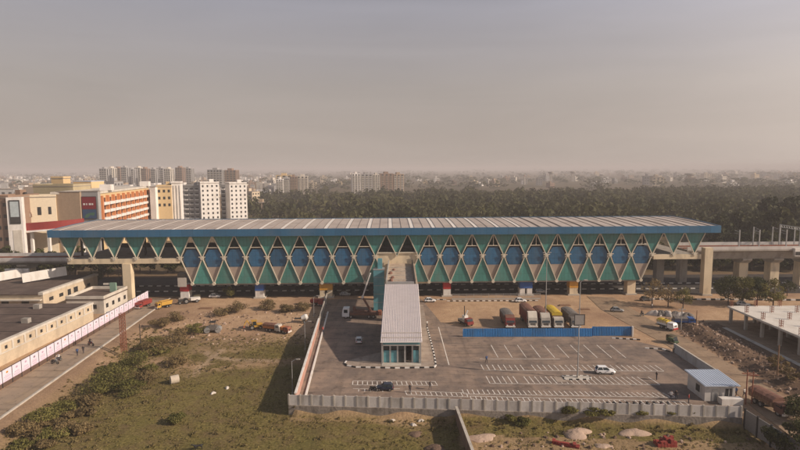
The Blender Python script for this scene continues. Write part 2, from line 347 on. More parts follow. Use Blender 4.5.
def ground_material():
    mt = bpy.data.materials.new('earth_and_grass'); mt.use_nodes = True; t = mt.node_tree; b = t.nodes['Principled BSDF']; n = t.nodes.new; l = t.links.new
    b.inputs['Roughness'].default_value = .95; b.inputs['Specular IOR Level'].default_value = .1
    co = n('ShaderNodeTexCoord')
    def noise(s, d=5): q = n('ShaderNodeTexNoise'); q.inputs['Scale'].default_value = s; q.inputs['Detail'].default_value = d; q.inputs['Roughness'].default_value = .65; l(co.outputs['Object'], q.inputs[0]); return q.outputs[0]
    def attr(a): q = n('ShaderNodeAttribute'); q.attribute_name = a; return q.outputs['Fac']
    def rng(v, a, b_, c=0, d=1): q = n('ShaderNodeMapRange'); l(v, q.inputs[0]); [q.inputs[i + 1].__setattr__('default_value', x) for i, x in enumerate((a, b_, c, d))]; return q.outputs[0]
    def mixc(f, A, B):
        q = n('ShaderNodeMix'); q.data_type = 'RGBA'
        l(f, q.inputs[0])
        for i, c in ((6, A), (7, B)):
            if isinstance(c, tuple): q.inputs[i].default_value = (*c, 1)
            else: l(c, q.inputs[i])
        return q.outputs[2]
    def math_(op, a, b_):
        q = n('ShaderNodeMath'); q.operation = op; q.use_clamp = op != 'ADD'
        for i, x in enumerate((a, b_)):
            if isinstance(x, (int, float)): q.inputs[i].default_value = x
            else: l(x, q.inputs[i])
        return q.outputs[0]
    big, mid, fine = noise(.05), noise(.35), noise(2.6, 3)
    sand = mixc(rng(mid, .3, .7), (.38, .245, .145), (.52, .36, .225))
    sand = mixc(rng(big, .45, .65), sand, (.30, .19, .12))
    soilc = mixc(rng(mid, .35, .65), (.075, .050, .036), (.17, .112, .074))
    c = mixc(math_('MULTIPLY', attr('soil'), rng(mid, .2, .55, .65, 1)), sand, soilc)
    gr = mixc(rng(fine, .3, .7), (.105, .088, .026), (.22, .175, .062))
    gr = mixc(rng(mid, .42, .7), gr, (.15, .105, .052))
    gr = mixc(rng(big, .52, .68), gr, (.115, .102, .030))
    gf = math_('MULTIPLY', math_('ADD', attr('grass'), math_('MULTIPLY', math_('SUBTRACT', mid, .5), 1.2)), 1.5)
    gsw = math_('MULTIPLY', gf, rng(attr('grass'), 0, .12))
    c = mixc(gsw, c, gr)
    c = mixc(math_('MULTIPLY', attr('pale'), .7), c, (.36, .27, .18))
    farn = noise(.012, 6)
    fc = mixc(rng(farn, .4, .62), (.055, .050, .026), (.135, .098, .060))
    c = mixc(math_('MULTIPLY', attr('far'), .9), c, fc)
    v = n('ShaderNodeVectorMath'); v.operation = 'SCALE'; l(c, v.inputs[0]); l(rng(fine, .25, .75, .78, 1.2), v.inputs['Scale'])
    l(v.outputs[0], b.inputs['Base Color'])
    bp = n('ShaderNodeBump'); bp.inputs['Strength'].default_value = .5; bp.inputs['Distance'].default_value = .25; l(fine, bp.inputs['Height']); l(bp.outputs[0], b.inputs['Normal'])
    return mt
gme.materials.append(ground_material()); structure(link('ground', gme))

def asphalt(name, c1, c2, dust, sc=.12, dustlo=.5):
    mt = bpy.data.materials.new(name); mt.use_nodes = True; t = mt.node_tree; b = t.nodes['Principled BSDF']; n = t.nodes.new; l = t.links.new
    b.inputs['Roughness'].default_value = .9; b.inputs['Specular IOR Level'].default_value = .15
    co = n('ShaderNodeTexCoord'); o = []
    for s, d in ((sc, 5), (3.5, 4), (.35, 6)):
        q = n('ShaderNodeTexNoise'); q.inputs['Scale'].default_value = s; q.inputs['Detail'].default_value = d; q.inputs['Roughness'].default_value = .62; l(co.outputs['Object'], q.inputs[0]); o.append(q.outputs[0])
    m1 = n('ShaderNodeMix'); m1.data_type = 'RGBA'; m1.inputs[6].default_value = (*c1, 1); m1.inputs[7].default_value = (*c2, 1); l(o[1], m1.inputs[0])
    ad = n('ShaderNodeMath'); ad.operation = 'ADD'; l(o[0], ad.inputs[0]); l(o[2], ad.inputs[1])
    r = n('ShaderNodeMapRange'); r.inputs[1].default_value = dustlo * 2 - .12; r.inputs[2].default_value = dustlo * 2 + .28; l(ad.outputs[0], r.inputs[0])
    m2 = n('ShaderNodeMix'); m2.data_type = 'RGBA'; m2.inputs[7].default_value = (*dust, 1); l(r.outputs[0], m2.inputs[0]); l(m1.outputs[2], m2.inputs[6])
    fac = None
    for sc3, rot, lo, hi, dark in (((.05, .9, 1), .08, .50, .72, .72), ((.8, .06, 1), -.05, .52, .72, .80), ((.55, .55, 1), 0, .60, .72, .62), ((1.7, 1.7, 1), .4, .64, .70, .60)):
        mp3 = n('ShaderNodeMapping'); mp3.inputs['Scale'].default_value = sc3; mp3.inputs['Rotation'].default_value = (0, 0, rot); l(co.outputs['Object'], mp3.inputs[0])
        q = n('ShaderNodeTexNoise'); q.inputs['Scale'].default_value = 1; q.inputs['Detail'].default_value = 3; q.inputs['Distortion'].default_value = .4; l(mp3.outputs[0], q.inputs[0])
        r3 = n('ShaderNodeMapRange'); r3.inputs[1].default_value = lo; r3.inputs[2].default_value = hi; r3.inputs[3].default_value = 1; r3.inputs[4].default_value = dark; l(q.outputs[0], r3.inputs[0])
        if fac is None: fac = r3.outputs[0]
        else: mm3 = n('ShaderNodeMath'); mm3.operation = 'MULTIPLY'; l(fac, mm3.inputs[0]); l(r3.outputs[0], mm3.inputs[1]); fac = mm3.outputs[0]
    vs3 = n('ShaderNodeVectorMath'); vs3.operation = 'SCALE'; l(m2.outputs[2], vs3.inputs[0]); l(fac, vs3.inputs['Scale']); l(vs3.outputs[0], b.inputs['Base Color'])
    MATS[name] = mt; return mt
M_lot = asphalt('dusty_asphalt', (.150, .118, .100), (.205, .163, .135), (.32, .238, .180), .10, .47)
M_road = asphalt('dusty_concrete_road', (.27, .205, .15), (.34, .265, .195), (.37, .275, .185), .15, .5)
M_blackroad = asphalt('street_asphalt', (.05, .045, .042), (.07, .062, .055), (.12, .095, .075), .1, .58)
M_rroad = asphalt('dirt_road', (.24, .17, .115), (.30, .215, .145), (.36, .26, .17), .2, .48)
M_paver = asphalt('pale_paving', (.33, .27, .22), (.40, .33, .27), (.27, .21, .165), .3, .5)

def sheet(name, pts, z, m, z0=None):
    mb = MB(); mb.prism([(p[0], p[1]) for p in pts], z - .05 if z0 is None else z0, z)
    return structure(mb.build(name, m))
# the car park: a raised slab, z = 0
lotp = [(NWL.x + .4, NWL.y + .4), (NWR.x - .3, NWR.y + .4), (59.0, 96), (59.5, 116), (52, 124.5), (48, 131), (14.5, 134), (10.5, 138), (6.5, 163.5), (lotleft(163.5) + .3, 163.5)]
sheet('car_park', lotp, 0, M_lot, -2.0)
ya = np.array([66, 90, 120, 150, 166.0])
re_ = roadedge(ya)
sheet('road', [(re_[0], 66), (re_[-1], 166), (-77.5, 166), (-71.5, 66)], .0, M_road)
mb = MB()                                                   # pale kerb along that road
mb.add([(roadedge(66) + .0, 66, -.1), (roadedge(166), 166, -.1), (roadedge(166) + .35, 166, -.1), (roadedge(66) + .35, 66, -.1), (roadedge(66), 66, .2), (roadedge(166), 166, .2), (roadedge(166) + .35, 166, .2), (roadedge(66) + .35, 66, .2)],
       [(0, 1, 2, 3), (7, 6, 5, 4), (0, 4, 5, 1), (1, 5, 6, 2), (2, 6, 7, 3), (3, 7, 4, 0)])
structure(mb.build('road_kerb', M_concl))
sheet('street', [(-420, 167.5), (420, 169.5), (420, 200), (-420, 198)], .0, M_blackroad)
sheet('dirt_road', [(57.5, 66), (66.5, 66), (67.5, 118), (66, 140), (66, 164), (58.5, 166), (57, 150), (60.3, 118), (60.2, 96), (58.8, 86)], .0, M_rroad)
sheet('footpath', [(80.0, 66), (81.2, 66), (81.8, 132), (80.6, 132)], .04, M_concl)

# painted bay markings
mb = MB(); LW = .17
def rowline(a, b, w=LW):
    d = (b - a); d.z = 0; q = Vector((-d.y, d.x, 0)).normalized() * w / 2
    mb.quad((a.x - q.x, a.y - q.y, .025), (b.x - q.x, b.y - q.y, .025), (b.x + q.x, b.y + q.y, .025), (a.x + q.x, a.y + q.y, .025))
def bays(tl, bl, tr, br, n, top=False, bottom=True, keep=1.0):
    tl, bl, tr, br = (P(*q) for q in (tl, bl, tr, br))
    for k in range(n + 1):
        if random.random() > keep: continue
        t = k / n; rowline(tl.lerp(tr, t), bl.lerp(br, t))
    if top: rowline(tl, tr)
    if bottom: rowline(bl, br)
bays((491, 345), (498, 357.5), (610, 345), (626, 358), 9, False, False)
bays((481, 358.5), (480, 359), (560, 358.5), (560, 359), 1, False, True, 0)
bays((481, 364.8), (484, 370.3), (655, 365.3), (664, 371.3), 31, False, True, .97)
bays((486, 376.3), (490, 383.6), (648, 377), (660, 384.8), 30, False, True, .97)
bays((462, 389.5), (464, 394), (668, 393), (676, 397.5), 40, False, True, .97)
bays((405, 391), (407, 395), (466, 393), (468, 397), 12, True, True)
bays((470, 396.2), (472, 400.6), (684, 401.5), (690, 406), 40, True, False, .97)
bays((353, 381), (352.5, 385), (435, 381.5), (437.5, 385.5), 17, True, True)
bays((353, 388.7), (352.5, 391.5), (400, 389), (401, 392), 8, True, False, .5)
rowline(P(438.5, 327), P(449, 365), .2)
structure(mb.build('parking_markings', mat('road_paint', (.70, .65, .58), .8, .2, .5, 5, dirt=((.27, .21, .17), .6))))

# striped kerbs: each a thing whose mesh alternates black and white blocks
def striped_kerb(pts, label, closed=False, w=.3, h=.22, step=1.0, z=0.0):
    mb_ = MB(); k = 0
    seq = pts + [pts[0]] if closed else pts
    for a, b in zip(seq[:-1], seq[1:]):
        a = Vector((a[0], a[1], 0)); b = Vector((b[0], b[1], 0)); n = max(1, round((b - a).length / step))
        for i in range(n):
            p = a.lerp(b, i / n); q = a.lerp(b, (i + 1) / n); mb_.m = k % 2; k += 1
            mb_.bar((p.x, p.y, z + h / 2), (q.x, q.y, z + h / 2), w, h)
    return tag(mb_.build('striped_kerb', [M_white, M_black]), label, 'kerb')
isl = [P(a, b) for a, b in ((346.5, 361.5), (344.8, 364), (347, 366.2), (356, 367.6), (395, 368.4), (434, 367.8), (436, 365.5), (433.5, 352), (427, 327), (423, 305), (384, 305), (383, 352), (352, 360))]
sheet('entrance_paving', [(p.x, p.y) for p in isl], .14, M_paver, -.02)
striped_kerb([(p.x, p.y) for p in isl[:9]], 'black and white striped kerb curving round the entrance paving')
striped_kerb([(-330, 174.2), (330, 176.2)], 'long striped median kerb along the shaded street under the station', step=1.5, w=.3, h=.32)
striped_kerb([(-330, 182.5), (330, 184.5)], 'striped kerb on the far side of the street behind the station piers', step=1.5, w=.3, h=.32)
striped_kerb([tuple(P(447, 301.3)[:2]), tuple(P(538, 300.8)[:2])], 'striped kerb under the steel railing by the station', step=.9)
striped_kerb([tuple(P(424, 299.5)[:2]), tuple(P(446, 300)[:2])], 'short striped kerb beside the car right of the entrance', step=.9)
striped_kerb([tuple(P(a, b)[:2]) for a, b in ((645, 348.5), (662, 349.5), (670, 352))], 'short striped kerb at the car park exit beside the dirt road', step=.8)
striped_kerb([tuple(P(a, b)[:2]) for a, b in ((612, 338.5), (640, 340))], 'striped kerb beyond the end of the blue barrier', step=.8)
# the far street kerb on the right
striped_kerb([tuple(P(650, 299.5)[:2]), tuple(P(800, 300.5)[:2])], 'striped kerb along the dusty verge behind the right hand trees', step=1.4, w=.4, h=.4)

# ------------------------------------------------------------------ the station
YAW = R(1.2)
ST = Vector((0, 165, 0)); ex = Vector((math.cos(YAW), math.sin(YAW), 0)); ey = Vector((-math.sin(YAW), math.cos(YAW), 0))
def SU(px, py, v=0.0):               # photo point -> station coordinates (u along, w up) on the plane at depth v
    d = ray(px, py); o = Vector((0, 0, CAM_H)); q = ST + ey * v
    t = (q - o).dot(ey) / d.dot(ey); p = o + d * t
    return (p - ST).dot(ex), p.z
def SW(u, v, w): return ST + ex * u + ey * v + Vector((0, 0, w))
station = thing('metro_station', 'long elevated station with a blue edged roof and green diamond lattice facade', 'station', ST, YAW)
uL, _ = SU(180.5, 258); uR, _ = SU(652, 255.5); mod = (uR - uL) / 22
nodes = [uL + (k - 5) * mod for k in range(30)]
zn = SU(400, 256.5)[1]; zt = SU(400, 234)[1]; zb = SU(400, 282)[1]
OV = 1.3
rfL = SU(49, 234, -OV)[0]; rfR = SU(719.5, 230, -OV)[0]
ft = SU(400, 228.7, -OV)[1]; fb = SU(400, 235.0, -OV)[1]
DEP = 27.0; rb = SU(400, 218.2, DEP)[1]
h = mod / 2
# roof: a shallow curved sheet with ribs and skylight strips
def rz_(v): t = (v + OV) / (DEP + OV); return ft + (rb - ft) * t + .22 * math.sin(math.pi * t)
mb = MB(); NV = 14
vvs = [-OV + (DEP + OV) * k / NV for k in range(NV + 1)]
edges = [rfL]; kinds = []
u = rfL; k = 0
while u < rfR - .5:
    lead = mod / 2 if k else mod * .35
    for wid, kd in ((lead - .65, 0), (1.3, 1) if u < 38 else (.5, 2), (mod - lead - .65 + (0 if u < 38 else .8), 0)) if k % 1 == 0 else ():
        u2 = min(u + wid, rfR); kinds.append(kd); edges.append(u2); u = u2
    k += 1
vs = []; fs = []; mi = []
for j, uu in enumerate(edges):
    for v in vvs: vs.append((uu, v, rz_(v)))
for j in range(len(edges) - 1):
    for i in range(NV):
        a = j * (NV + 1) + i; fs.append((a, a + NV + 1, a + NV + 2, a + 1)); mi.append(kinds[j])
mb.v = vs; mb.f = fs; mb.mi = mi
M_rs = mat('roof_sheet', (.47, .40, .345), .55, .12, .06, .8, dirt=((.27, .22, .175), .55), spec=.4)
M_sky = mat('skylight_sheet', (.80, .74, .66), .4, .10, .2)
M_skyd = mat('dark_roof_joint', (.25, .20, .16), .7, .15, .2)
roof = mb.build('roof', [M_rs, M_sky, M_skyd], station)
mb = MB()
for k in range(len(edges)):                                 # raised seams along the slope
    for i in range(NV): mb.bar((edges[k], vvs[i], rz_(vvs[i]) + .05), (edges[k], vvs[i + 1], rz_(vvs[i + 1]) + .05), .10, .12)
mb.build('seam', mat('roof_seam', (.22, .18, .15), .7, .1), roof)
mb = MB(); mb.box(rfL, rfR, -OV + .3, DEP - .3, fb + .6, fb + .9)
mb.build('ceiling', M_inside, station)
mb = MB(); mb.box(rfL, rfR, -OV - .35, -OV, fb, ft + .25); mb.build('fascia', M_blue, station)
for a, b in ((rfL - .3, rfL - .002), (rfR + .002, rfR + .3)):
    pts = [(-OV - .35, fb), (-OV - .35, ft + .25)] + [(v, rz_(v) + .25) for v in vvs[1:]] + [(DEP, fb)]
    q = MB(); q.slabyz(pts, a, b); q.build('fascia', M_blue, station)
mb = MB(); mb.box(rfL, rfR, DEP, DEP + .3, fb, rz_(DEP) + .2); mb.build('fascia', M_blue, station)
# facade panels (each its own part)
def tri(name, pts, v, m, th=.12):
    q = MB(); q.slabxz(pts, v, v + th); return q.build(name, m, station)
SKIP = (14, 15)
for k, u in enumerate(nodes):
    tri('green_panel', [(u, zn), (u + h, zt), (u - h, zt)], .06, M_green)
    if 6 <= k <= 26 and k != 15:
        tri('green_panel', [(u - h, zb), (u + h, zb), (u, zn)], .06, M_green)
H_up = zt - zn; H_dn = zn - zb
for k in range(29):
    c = nodes[k] + h
    if 5 <= k <= 26 and k not in SKIP:
        zlo = zn - H_dn * .35
        tri('blue_panel', [(c - h * .52, zlo), (c + h * .52, zlo), (c + h * .74, zn - .9), (c + h * .76, zn + .7), (c + h * .40, zn + 2.6), (c - h * .40, zn + 2.6), (c - h * .76, zn + .7), (c - h * .74, zn - .9)], .16, M_bluehex, .1)
        tri('tan_panel', [(c - h * .66, zlo), (c, zb), (c + h * .66, zlo)], .2, M_tan, .1)
# lattice
mb = MB(); BW = .25
for k, u in enumerate(nodes):
    mb.bar((u, -.1, zn), (u + h, -.1, zt), BW, .3, (0, 1, 0)); mb.bar((u, -.1, zn), (u - h, -.1, zt), BW, .3, (0, 1, 0))
    if 6 <= k <= 26 and k != 15: mb.bar((u, -.1, zn), (u - h, -.1, zb), BW, .3, (0, 1, 0)); mb.bar((u, -.1, zn), (u + h, -.1, zb), BW, .3, (0, 1, 0))
    if k == 5: mb.bar((u, -.1, zn), (u + h, -.1, zb), BW, .3, (0, 1, 0))
    if k == 27: mb.bar((u, -.1, zn), (u - h, -.1, zb), BW, .3, (0, 1, 0))
    if k < 29 and k not in SKIP:
        if 5 <= k <= 26:
            zz = zn + H_up * .46; hw = h * .54
            mb.bar((u + h - hw, -.05, zz), (u + h + hw, -.05, zz), .2, .2)
            if k >= 16: mb.bar((u + h, -.05, zz), (u + h, -.05, zt), .16, .16)
mb.build('lattice_frame', M_frame, station)
for k, u in enumerate(nodes):
    if k == 15: continue
    q = MB(); q.tube((u, -.55, zn), (u, .0, zn), .52, .52, 10); q.box(u - 1.0, u + 1.0, -.45, -.3, zn + .25, zn + .5); q.build('node_joint', M_frame, station)
    if 5 <= k <= 26 and k not in SKIP:
        q = MB(); q.tube((u + h, -.5, zb), (u + h, .0, zb), .5, .5, 10); q.build('node_joint', M_frame, station)
# floors, end beams, back
mb = MB(); mb.box(nodes[5] + h, nodes[27] - h, .4, DEP - 1, zb - .45, zb); mb.build('concourse_slab', M_conc, station)
mb = MB(); mb.box(nodes[0] - .6, nodes[29] + .6, .4, DEP - 1, zn - 1.3, zn - .15); mb.build('platform_slab', M_conc, station)
def endbeam(a, b):
    q = MB(); q.box(a, b, -.3, .38, zn - 1.5, zn - .05); q.build('platform_beam', M_cream, station)
endbeam(nodes[0] - 1, nodes[5] - .4); endbeam(nodes[27] + .4, nodes[29] + 2.2)
mb = MB(); mb.box(nodes[5] + h, nodes[27] - h, DEP - 1, DEP - .7, zb - .45, zn + 3.4); mb.build('rear_wall', M_green, station)
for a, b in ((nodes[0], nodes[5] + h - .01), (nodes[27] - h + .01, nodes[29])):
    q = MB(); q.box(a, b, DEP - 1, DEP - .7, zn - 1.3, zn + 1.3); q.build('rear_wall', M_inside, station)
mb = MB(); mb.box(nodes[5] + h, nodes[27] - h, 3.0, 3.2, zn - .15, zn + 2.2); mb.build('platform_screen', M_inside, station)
for k in range(0, 30, 3):                                    # roof posts inside
    [MB().box(nodes[k] - .25, nodes[k] + .25, v_, v_ + .5, zn, fb + .6).build('roof_post', M_inside, station) for v_ in (6, 18.5)]
# pillars with painted caps
for px, capm, w, wide in ((183, M_red, 2.6, 0), (258.5, M_cblue, 2.6, 0), (325.5, M_yel, 3.9, 1), (447.5, M_red, 2.3, 0), (527, M_cblue, 3.9, 1), (575, M_yel, 2.6, 0), (633, None, 2.6, 0)):
    u = SU(px, 292)[0]
    q = MB()
    if wide: q.box(u - w / 2, u - .35, 1.2, 3.8, -.2, zb - .45); q.box(u + .35, u + w / 2, 1.2, 3.8, -.2, zb - .45)
    else: q.box(u - w / 2, u + w / 2, 1.2, 3.8, -.2, zb - .45)
    p_ = q.build('pillar', M_cream if capm is M_yel or capm is None else M_white, station)
    if capm:
        q = MB(); q.box(u - w / 2 - .06, u + w / 2 + .06, 1.1, 3.9, zb - 2.6, zb - .46); q.build('pillar_cap', capm, p_)
    q = MB(); q.box(u - w / 2 - .5, u + w / 2 + .5, .9, 4.2, -.25, .35); q.build('pillar_base', M_concl, p_)
for px in (128.5, 706):
    u = SU(px, 280)[0]
    q = MB(); q.box(u - 1.25, u + 1.25, -.9, 1.2, -.2, zn + (2.0 if px > 400 else -1.5)); p_ = q.build('pillar', M_cream, station)
    q = MB(); q.box(u - 1.6, u + 1.6, -1.2, 1.6, -.22, .4); q.build('pillar_base', M_concl, p_)
for px in (128, 183, 222, 258, 300, 340, 447, 490, 527, 575, 615, 658, 681, 706):
    u = SU(px, 290, 20)[0]; q = MB(); q.box(u - 1.3, u + 1.3, 19, 21.6, -.2, (zb - .45) if 181 < px < 650 else zn - 1.3); q.build('pillar', M_conc, station)
# sign panel by the end pillar on the left
q = MB(); u = SU(184, 281)[0]; q.box(u - 1.4, u + 1.2, -1.4, -1.25, zb - .6, zb + 2.2); q.build('notice_board', M_concl, station)

# entrance link: wall, open deck with parapets
cw0, cw1 = SU(374, 262)[0], SU(426, 262)[0]
q = MB(); q.slabxz([(cw0, zb - .6), (nodes[14] + .2, zn + 1.0), (nodes[16] - .2, zn + 1.0), (nodes[16] + h, zb - .6)], .35, .6)
q.build('link_wall', M_cream, station)
q = MB(); q.box(nodes[14] + h * .2, nodes[16] - h * .1, -.05, .3, zn + 1.0, zn + 1.35); q.build('link_beam', M_frame, station)

cy0, cy1 = 107.0, 134.0
zc1 = 11.0; zc0 = 5.0
link_ = thing('link_bridge', 'cream open deck joining the entrance canopy to the station', 'footbridge', (0, cy1, 0), 0)
xl0, xr0 = PY(384.5, 284, cy1).x, PY(418, 284, cy1).x
q = MB(); q.box(xl0, xr0, .4, 31.2, zc1 - .9, zc1 - .2); q.build('deck', mat('link_deck', (.46, .37, .28), .85, .18, .4, 3, dirt=((.25, .16, .11), .7)), link_)
q = MB(); q.box(xr0 - .9, xr0 - .6, .4, 30.8, zc1 - .2, zc1 + 1.0); q.build('parapet', M_dark, link_)
q = MB(); q.box(xl0 + .3, xl0 + .6, .4, 30.8, zc1 - .2, zc1 + 1.0); q.build('parapet', M_conc, link_)
q = MB(); q.box(xl0 + .65, xr0 - .95, .4, .6, zc1 - .2, zc1 + .6); q.build('parapet', M_steel, link_)
for yy in (6, 12, 18, 24):
    q = MB(); q.box(xl0 + .8, xr0 - 1.1, yy, yy + .25, zc1 - .2, zc1 - .02); q.build('deck_joint', M_concl, link_)
for i, (xx, yy, s) in enumerate(((xl0 + 1.6, 5, 1.0), (xl0 + 1.9, 9, .8), (xl0 + 1.3, 15, .9), (xl0 + 2.1, 20, .7))):
    q = MB(); q.dome((xx, yy, zc1 - .2), (s * .7, s * 1.5, 0), .7 * s, 9, 3, .15, i); q.build('debris_heap', M_tarpb, link_)
for yy in (4, 14, 26):
    q = MB(); q.box(-1.0 + (xl0 + xr0) / 2, 1.0 + (xl0 + xr0) / 2, yy, yy + 2, -.2, zc1 - .9); q.build('pier', M_concl, link_)

ent = thing('entrance_building', 'small glazed entrance under a long sloping white ribbed canopy', 'entrance building', (0, 0, 0), 0)
ax0, ax1 = PY(380.3, 341, cy0).x, PY(422.2, 341, cy0).x
bx0, bx1 = xl0 + .05, xr0 - .05
bx0, bx1 = PY(384.8, 284.5, cy1).x, PY(418.2, 284.5, cy1).x
def canopy_pt(s, t): # s across, t along
    x0 = ax0 + (bx0 - ax0) * t; x1 = ax1 + (bx1 - ax1) * t
    return (x0 + (x1 - x0) * s, cy0 + (cy1 - cy0) * t, zc0 + (zc1 - zc0) * t)
mb = MB(); a, b, c, d = canopy_pt(0, 0), canopy_pt(1, 0), canopy_pt(1, 1), canopy_pt(0, 1)
mb.add([a, b, c, d, (a[0], a[1], a[2] - .25), (b[0], b[1], b[2] - .25), (c[0], c[1], c[2] - .25), (d[0], d[1], d[2] - .25)], [(0, 1, 2, 3), (7, 6, 5, 4), (0, 4, 5, 1), (1, 5, 6, 2), (2, 6, 7, 3), (3, 7, 4, 0)])
can = mb.build('canopy', mat('canopy_white', (.84, .80, .78), .5, .08, .1, .8), ent)
for k in range(23):
    s = (k + .5) / 23; p, r_ = Vector(canopy_pt(s, 0)), Vector(canopy_pt(s, 1)); q = MB(); q.bar(p + Vector((0, 0, .05)), r_ + Vector((0, 0, .05)), .13, .12); q.build('rib', mat('canopy_rib', (.56, .49, .46), .6, .08), can)
# two skylight cross strips and a gutter line
for t in (.05, .12):
    p, r_ = Vector(canopy_pt(0, t)), Vector(canopy_pt(1, t)); q = MB(); q.bar(p + Vector((0, 0, .09)), r_ + Vector((0, 0, .09)), .16, .1); q.build('cross_rail', M_concl, can)
wx0, wx1 = ax0 + .45, ax1 - .45
FY = 108.3
q = MB(); q.box(wx0 - .3, wx1 + .3, FY - .35, FY - .05, 3.75, 4.72); q.build('header_band', M_white, ent)
q = MB(); q.box(wx0, wx1, FY - .42, FY - .37, 4.05, 4.45); q.build('sign_strip', M_teal, ent)
q = MB()
for k in range(int((wx1 - wx0 - 1.2) / .42)):                   # faint row of lettering strokes on the header
    pass
q = MB(); q.slabyz([(FY + .3, .1), (FY + .3, 4.75), (cy1 - .3, zc1 - .3), (cy1 - .3, .1)], wx0, wx0 + .2); q.build('side_wall', mat('side_glazing', (.10, .19, .20), .35, .15, .4, 2), ent)
q = MB(); q.slabyz([(FY + .3, .1), (FY + .3, 4.75), (cy1 - .3, zc1 - .3), (cy1 - .3, .1)], wx1 - .2, wx1); q.build('side_wall', M_concl, ent)
q = MB(); q.box(wx0 + .2, wx1 - .2, FY + 6, FY + 6.2, .1, 4.9); q.build('inner_wall', M_inside, ent)
for k in range(6):
    xx = wx0 + (wx1 - wx0) * k / 5; q = MB(); q.box(xx - .17, xx + .17, FY - .3, FY + .0, .1, 3.75); q.build('mullion', M_concl if k in (0, 5) else M_steel, ent)
for k in range(5):
    if k == 3: continue
    x0, x1 = wx0 + (wx1 - wx0) * k / 5 + .18, wx0 + (wx1 - wx0) * (k + 1) / 5 - .18
    q = MB(); q.box(x0, x1, FY - .12, FY - .06, .15, 2.7); p_ = q.build('glass_panel', M_teal if k != 2 else M_glass, ent)
    q = MB(); q.box(x0, x1, FY - .12, FY - .06, 2.85, 3.7); q.build('transom_pane', M_glass, p_)
q = MB(); q.box(wx0 - .2, wx1 + .2, FY - 2.2, FY - .4, .0, .2); q.build('step', M_concl, ent)
for t in (.0,):
    for s in (.04, .96):
        p = canopy_pt(s, .015); q = MB(); q.box(p[0] - .15, p[0] + .15, p[1], p[1] + .3, .1, zc0 - .25); q.build('canopy_post', M_steel, ent)

# teal lift tower
tx0, tx1 = PY(373.6, 300, 149.5).x, PY(384.4, 300, 149.5).x
lift = thing('lift_tower', 'teal glass lift tower rising left of the entrance canopy', 'lift tower', ((tx0 + tx1) / 2, 151, 0))
hw = (tx1 - tx0) / 2
q = MB(); q.box(-hw, hw, -1.5, 1.5, .0, 11.7); sh = q.build('shaft', M_teal, lift)
q = MB(); q.box(-hw + 1.2, hw - .6, -.7, 1.3, 11.7, 14.6); q.build('machine_room', M_teal, lift)
q = MB(); q.box(-hw - .08, hw + .08, -1.58, 1.58, 11.72, 11.95); q.build('roof_edge', M_steel, lift)
for zz in (2.4, 4.8, 7.2, 9.6):
    q = MB(); q.box(-hw - .03, hw + .03, -1.53, 1.53, zz, zz + .1); q.build('mullion', M_steel, sh)

# ------------------------------------------------------------------ viaducts
def viaduct(name, label, u0, u1, v0, v1, zt_, zb_, piers):
    r = thing(name, label, 'viaduct', ST, YAW)
    q = MB(); q.slabyz([(v0, zt_ - 1.0), (v0, zt_ - 1.5), (v0 + 1.6, zt_ - 2.0), (v0 + 2.6, zb_), (v1 - 2.6, zb_), (v1 - 1.6, zt_ - 2.0), (v1, zt_ - 1.5), (v1, zt_ - 1.0)], u0, u1); q.build('box_girder', M_conc, r)
    n = max(2, int((u1 - u0) / 6))
    for side in (v0, v1 - .25):
        q = MB(); q.box(u0, u1, side, side + .25, zt_ - 1.0, zt_); q.build('parapet', M_deck, r)
    for v in (v0 + 2.6, v0 + 4.0, v1 - 4.0, v1 - 2.6):
        q = MB(); q.box(u0, u1, v, v + .15, zt_ - .98, zt_ - .75); q.build('rail', M_rust, r)
    for u, capw in piers:
        q = MB(); q.box(u - 1.5, u + 1.5, (v0 + v1) / 2 - 1.6, (v0 + v1) / 2 + 1.6, -.2, zb_ - 1.0); p_ = q.build('pier', M_cream, r)
        q = MB(); q.slabyz([((v0 + v1) / 2 - 1.8, zb_ - 1.6), (v0 + 2.2, zb_ - .5), (v0 + 2.2, zb_ - .002), (v1 - 2.2, zb_ - .002), (v1 - 2.2, zb_ - .5), ((v0 + v1) / 2 + 1.8, zb_ - 1.6)], u - 1.6, u + 1.6); q.build('pier_cap', M_concl, p_)
    return r
zvR = SU(750, 246.5, 8)[1]; zvbR = SU(750, 259, 10)[1]
M_deck = mat('deck_concrete', (.56, .53, .50), .8, .10, .2, 2, dirt=((.36, .33, .30), .5))
vR = viaduct('rail_viaduct', 'concrete rail viaduct leaving the right end of the station on cream piers', nodes[29] + 2.3, nodes[29] + 150, 8, 19, zvR, zvbR, [(SU(x, 270, 13.5)[0], 1) for x in (740.5, 771.5, 801)] + [(nodes[29] + 80, 1)])
zvL = SU(30, 257, 10)[1]; zvbL = SU(30, 263, 8)[1]
vL = viaduct('rail_viaduct', 'concrete rail viaduct leaving the left end of the station above the low roofs', nodes[0] - 150, nodes[0] - .8, 8, 19, zvL, min(zvbL, zvL - 2.6), [(nodes[0] - 22, 1), (nodes[0] - 55, 1), (nodes[0] - 90, 1)])
